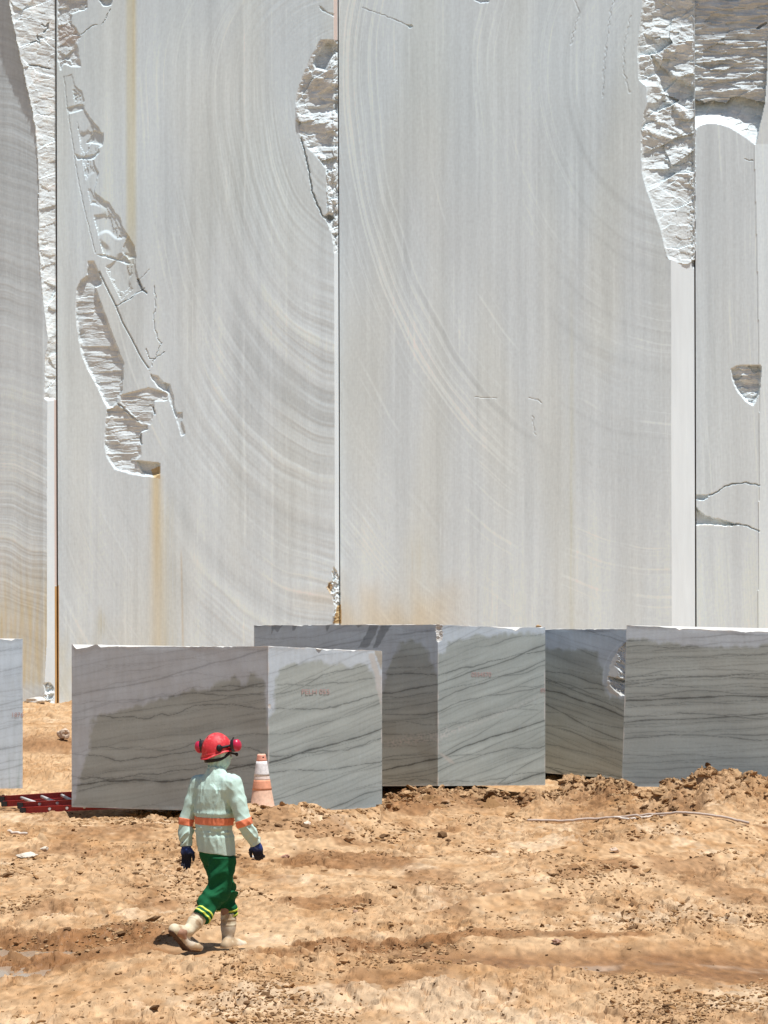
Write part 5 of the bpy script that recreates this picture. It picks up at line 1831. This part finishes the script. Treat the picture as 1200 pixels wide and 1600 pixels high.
        allp = np.stack([b - axs * 0.05, an, heel, ball, toe])
        lo, hi = allp.min(0) - 0.09, allp.max(0) + 0.09
        bo = sdf_mesh('boot', upper, lo, hi, 0.005, m_bt, root, colf)
        sdf_mesh('sole', sole, lo, hi, 0.0045, m_so, bo)
        return bo
    gz = lambda p: p
    boot('boot', bootL, anL, J(353, 1487, 0.17), J(368, 1484, 0.30), J(383, 1482, 0.40), 900)
    boot('boot', bootR, anR, J(269, 1461, -0.42), J(291, 1486, -0.30), J(313, 1488.5, -0.20), 920)

    # --- gloves
    m_gl = material('dark_blue_knit', tint=True, rough=0.8, mottle=0.25, scale=60, bump=0.001, bscale=200)

    def glove(w, seed):
        wr, el_ = (wrL, elL) if w == 'L' else (wrR, elR)
        d, s, n = hand_dir(w)
        fa = (wr - el_) / np.linalg.norm(wr - el_)
        palm_c = wr + d * 0.055
        curl = 0.45 if w == 'L' else 1.3
        fing = []
        for i, (off, ln) in enumerate(((0.030, 0.082), (0.010, 0.094), (-0.011, 0.088), (-0.031, 0.070))):
            base = wr + d * 0.092 + s * off
            a1 = curl * 0.32 + 0.06 * i
            p1 = base + (d * math.cos(a1) + n * math.sin(a1)) * ln * 0.42
            a2 = a1 + curl * 0.45
            p2 = p1 + (d * math.cos(a2) + n * math.sin(a2)) * ln * 0.34
            a3 = a2 + curl * 0.40
            p3 = p2 + (d * math.cos(a3) + n * math.sin(a3)) * ln * 0.26
            fing.append([base, p1, p2, p3])
        tb = wr + d * 0.030 + s * 0.034
        t1 = tb + (d * 0.55 + s * 0.62 + n * 0.25) * 0.042
        t2 = t1 + (d * 0.86 + s * 0.25 + n * 0.30) * 0.036
        t3 = t2 + (d * 0.95 + s * 0.05 + n * 0.28) * 0.026
        axp = np.stack([s, d, n])

        def fn(p):
            g = ell(p, palm_c, axp, (0.049, 0.060, 0.027))
            g = smin(g, cap(p, wr - fa * 0.035, wr + d * 0.03, 0.040, 0.034), 0.02)
            for f in fing:
                g = smin(g, chain(p, f, [0.0120, 0.0108, 0.0100, 0.0088], 0.005), 0.006)
            g = smin(g, chain(p, [tb, t1, t2, t3], [0.017, 0.0145, 0.0125, 0.0105], 0.006), 0.012)
            g = np.maximum(g, -((p - (wr - fa * 0.032)) @ fa))
            return g - 0.0012 * np.sin(((p - wr) @ d) * 330) * (((p - wr) @ d) < 0.03)

        def colf(V):
            t = (V - wr) @ d
            c = np.ones((len(V), 3)) * np.array([0.022, 0.045, 0.17])
            k = sstep(0.03, 0.07, t + 0.015 * n3(V[:, 0] * 40, V[:, 1] * 40, V[:, 2] * 40, seed))[:, None]
            c = c * (1 - k) + np.array([0.013, 0.014, 0.024]) * k
            lite = (sstep(0.35, 0.6, n3(V[:, 0] * 60, V[:, 1] * 60, V[:, 2] * 80, seed + 1)) * (1 - k[:, 0]))[:, None] * 0.35
            return c * (1 - lite) + np.array([0.22, 0.28, 0.45]) * lite
        allp = np.array([p for f in fing for p in f] + [tb, t1, t2, t3, wr - fa * 0.05, palm_c])
        sdf_mesh('glove', fn, allp.min(0) - 0.06, allp.max(0) + 0.06, 0.0036, m_gl, root, colf)
    glove('L', 940)
    glove('R', 950)

    # --- hood (cloth balaclava under the helmet)
    def hood(p):
        d = smin(headsdf(p, 0.008), cap(p, neck - up * 0.02, head - up * 0.04, 0.068, 0.064), 0.04)
        d = smin(d, ell(p, head - up * 0.075 + hf * 0.012, hax, (0.068, 0.075, 0.05)), 0.03)
        ang = np.arctan2((p - neck) @ hr, (p - neck) @ hf)
        zz = (p[..., 2] - neck[2])
        pl = np.abs(np.sin(ang * 5.5 + zz * 16 + 0.8 * n3(p[..., 0] * 20, p[..., 1] * 20, p[..., 2] * 12, 960))) - 0.5
        d = d - 0.015 * pl * np.exp(-((zz - 0.05) / 0.055) ** 2) - 0.003 * n3(p[..., 0] * 30, p[..., 1] * 30, p[..., 2] * 24, 961)
        # loose flap over the right ear
        d = smin(d, cap(p, head + hr * 0.078 - up * 0.02, head + hr * 0.070 - up * 0.085 + hf * 0.02, 0.012, 0.016), 0.012)
        face = ell(p, head + hf * 0.115 + up * 0.005, hax, (0.050, 0.05, 0.045))
        d = np.maximum(d, -face)
        d = np.maximum(d, neck[2] - 0.02 - p[..., 2])
        return np.maximum(d, p[..., 2] - (head[2] + 0.075))
    m_hood = material('pale_green_hood', (0.50, 0.68, 0.59), 0.9, mottle=0.06, scale=60, bump=0.001, bscale=140, spec=0.1)
    sdf_mesh('hood', hood, head - np.array([0.16, 0.16, 0.2]), head + np.array([0.17, 0.18, 0.16]), 0.0042, m_hood, root)

    # --- helmet
    tilt = math.radians(12)                     # nose of the helmet up: the brim drops towards the back
    hu = up * math.cos(tilt) - hf * math.sin(tilt)
    hff = hf * math.cos(tilt) + up * math.sin(tilt)
    kax = np.stack([hr, hff, hu]).astype(np.float32)
    hc = J(339.5, 1173, 0.03)

    def helmet(p):
        q = (p - hc) @ kax.T
        a, b, z = q[..., 0], q[..., 1], q[..., 2]
        outer = ell(p, hc, kax, (0.110, 0.132, 0.146))
        shell = np.maximum(np.abs(outer + 0.004) - 0.004, -z - 0.012)
        ridge = 0.004 * np.exp(-(a / 0.018) ** 2) * (z > 0.04)
        shell = shell - ridge * 0.6
        k = np.sqrt((a / 0.112) ** 2 + (b / 0.134) ** 2)
        dropz = -0.014 - 0.018 * np.clip(-b / 0.134, 0, 1) ** 2 + 0.010 * (np.abs(a) / 0.112) ** 2
        rr = (k - 1) * 0.118
        flare = -0.35 * np.clip(rr, 0, 0.05)
        brim = np.maximum(np.abs(z - dropz - flare) - 0.004, np.maximum(rr - (0.016 + 0.022 * np.clip(b / 0.134, 0, 1)), -rr - 0.012))
        skirt = np.maximum(np.maximum(np.abs(rr + 0.003) - 0.004, z), dropz - z)
        d = smin(shell, smin(brim, skirt, 0.006), 0.008)
        return d - 0.0006 * n3(a * 50, b * 50, z * 50, 970)

    def hel_col(V):
        q = (V - hc) @ kax.T
        c = np.ones((len(V), 3)) * np.array([0.62, 0.035, 0.045])
        t = n3(V[:, 0] * 40, V[:, 1] * 40, V[:, 2] * 40, 971) + 0.6 * n3(V[:, 0] * 90, V[:, 1] * 90, V[:, 2] * 90, 972)
        k = sstep(0.0, 0.8, t)[:, None] * 0.45
        c = c * (1 - k) + np.array([0.70, 0.20, 0.18]) * k
        for (a0, b0) in ((-0.018, -0.075), (0.004, -0.068)):
            m = (((q[:, 0] - a0) / 0.006) ** 2 + ((q[:, 1] - b0) / 0.010) ** 2 < 1) & (q[:, 2] > 0.06)
            c = np.where(m[:, None], np.array([0.10, 0.02, 0.02]), c)
        return c
    m_hel = material('scuffed_red_plastic', tint=True, rough=0.55, mottle=0.12, scale=50, spec=0.35)
    hel = sdf_mesh('helmet', helmet, hc - 0.21, hc + 0.21, 0.0038, m_hel, root, hel_col)
    m_bk = material('black_plastic', (0.012, 0.012, 0.014), 0.5, mottle=0.1, scale=40)
    # head band showing under the brim
    def strap(p):
        q = (p - hc) @ kax.T
        k = np.sqrt((q[..., 0] / 0.094) ** 2 + (q[..., 1] / 0.116) ** 2)
        zc_ = -0.050 + 0.03 * np.clip(q[..., 1] / 0.1, -0.3, 1)
        return np.maximum(np.abs((k - 1) * 0.105) - 0.008, np.abs(q[..., 2] - zc_) - 0.012)
    sdf_mesh('head_band', strap, hc - np.array([0.16, 0.17, 0.13]), hc + np.array([0.16, 0.17, 0.06]), 0.004, m_bk, hel)

    # ear muffs swung up and out on their arms
    m_mf = material('glossy_red_muff', tint=True, rough=0.35, mottle=0.08, scale=40, spec=0.5)
    for s, ctr in ((-1, J(312.5, 1167, 0.05)), (1, J(369, 1164.5, -0.03))):
        ax = (ctr - hc) - hu * ((ctr - hc) @ hu)
        ax /= np.linalg.norm(ax)
        vz = hu
        vx = np.cross(vz, ax)
        fr = np.stack([vx, ax, vz]).astype(np.float32)

        def muff(p, ctr=ctr, fr=fr, ax=ax):
            q = (p - ctr) @ fr.T
            cup = ell(p, ctr + ax * 0.004, fr, (0.046, 0.040, 0.052))
            cup = np.maximum(cup, -(q[..., 1]) - 0.018)
            cush = np.sqrt((q[..., 0] / 0.046) ** 2 + (q[..., 2] / 0.053) ** 2)
            cushd = np.maximum((cush - 1) * 0.046, np.abs(q[..., 1] + 0.022) - 0.013)
            hook = cap(p, ctr + fr[2] * 0.048 - ax * 0.02, ctr + fr[2] * 0.066 - ax * 0.012, 0.008, 0.005)
            return np.minimum(smin(cup, cushd, 0.004), hook)

        def mcol(V, ctr=ctr, fr=fr):
            q = (V - ctr) @ fr.T
            blk = (q[:, 1] < -0.006) | (q[:, 2] > 0.05)
            return np.where(blk[:, None], np.array([0.02, 0.014, 0.016]), np.array([0.50, 0.015, 0.06]))
        sdf_mesh('ear_muff', muff, ctr - 0.085, ctr + 0.085, 0.0038, m_mf, hel, mcol)
        pivot = hc + hr * (0.108 * s) - hff * 0.035 + hu * 0.035
        a0 = pivot
        a1 = ctr - ax * 0.03 + hu * 0.006

        def armf(p, a0=a0, a1=a1, s=s):
            d = cap(p, a0, a1, 0.011, 0.009)
            return smin(d, np.maximum(ell(p, a0, kax, (0.018, 0.026, 0.030)), -1), 0.006)
        lo, hi = np.minimum(a0, a1) - 0.05, np.maximum(a0, a1) + 0.05
        sdf_mesh('muff_arm', armf, lo, hi, 0.0038, m_bk, hel)
    # clip at the side of the head band
    pc = J(370, 1178.5, 0.08)
    sdf_mesh('chin_clip', lambda p: smin(cap(p, pc, pc - hf * 0.06 + up * 0.012, 0.010, 0.008), cap(p, pc, pc - up * 0.004, 0.013, 0.013), 0.006), pc - 0.1, pc + 0.06, 0.004, m_bk, hel)


build_person()
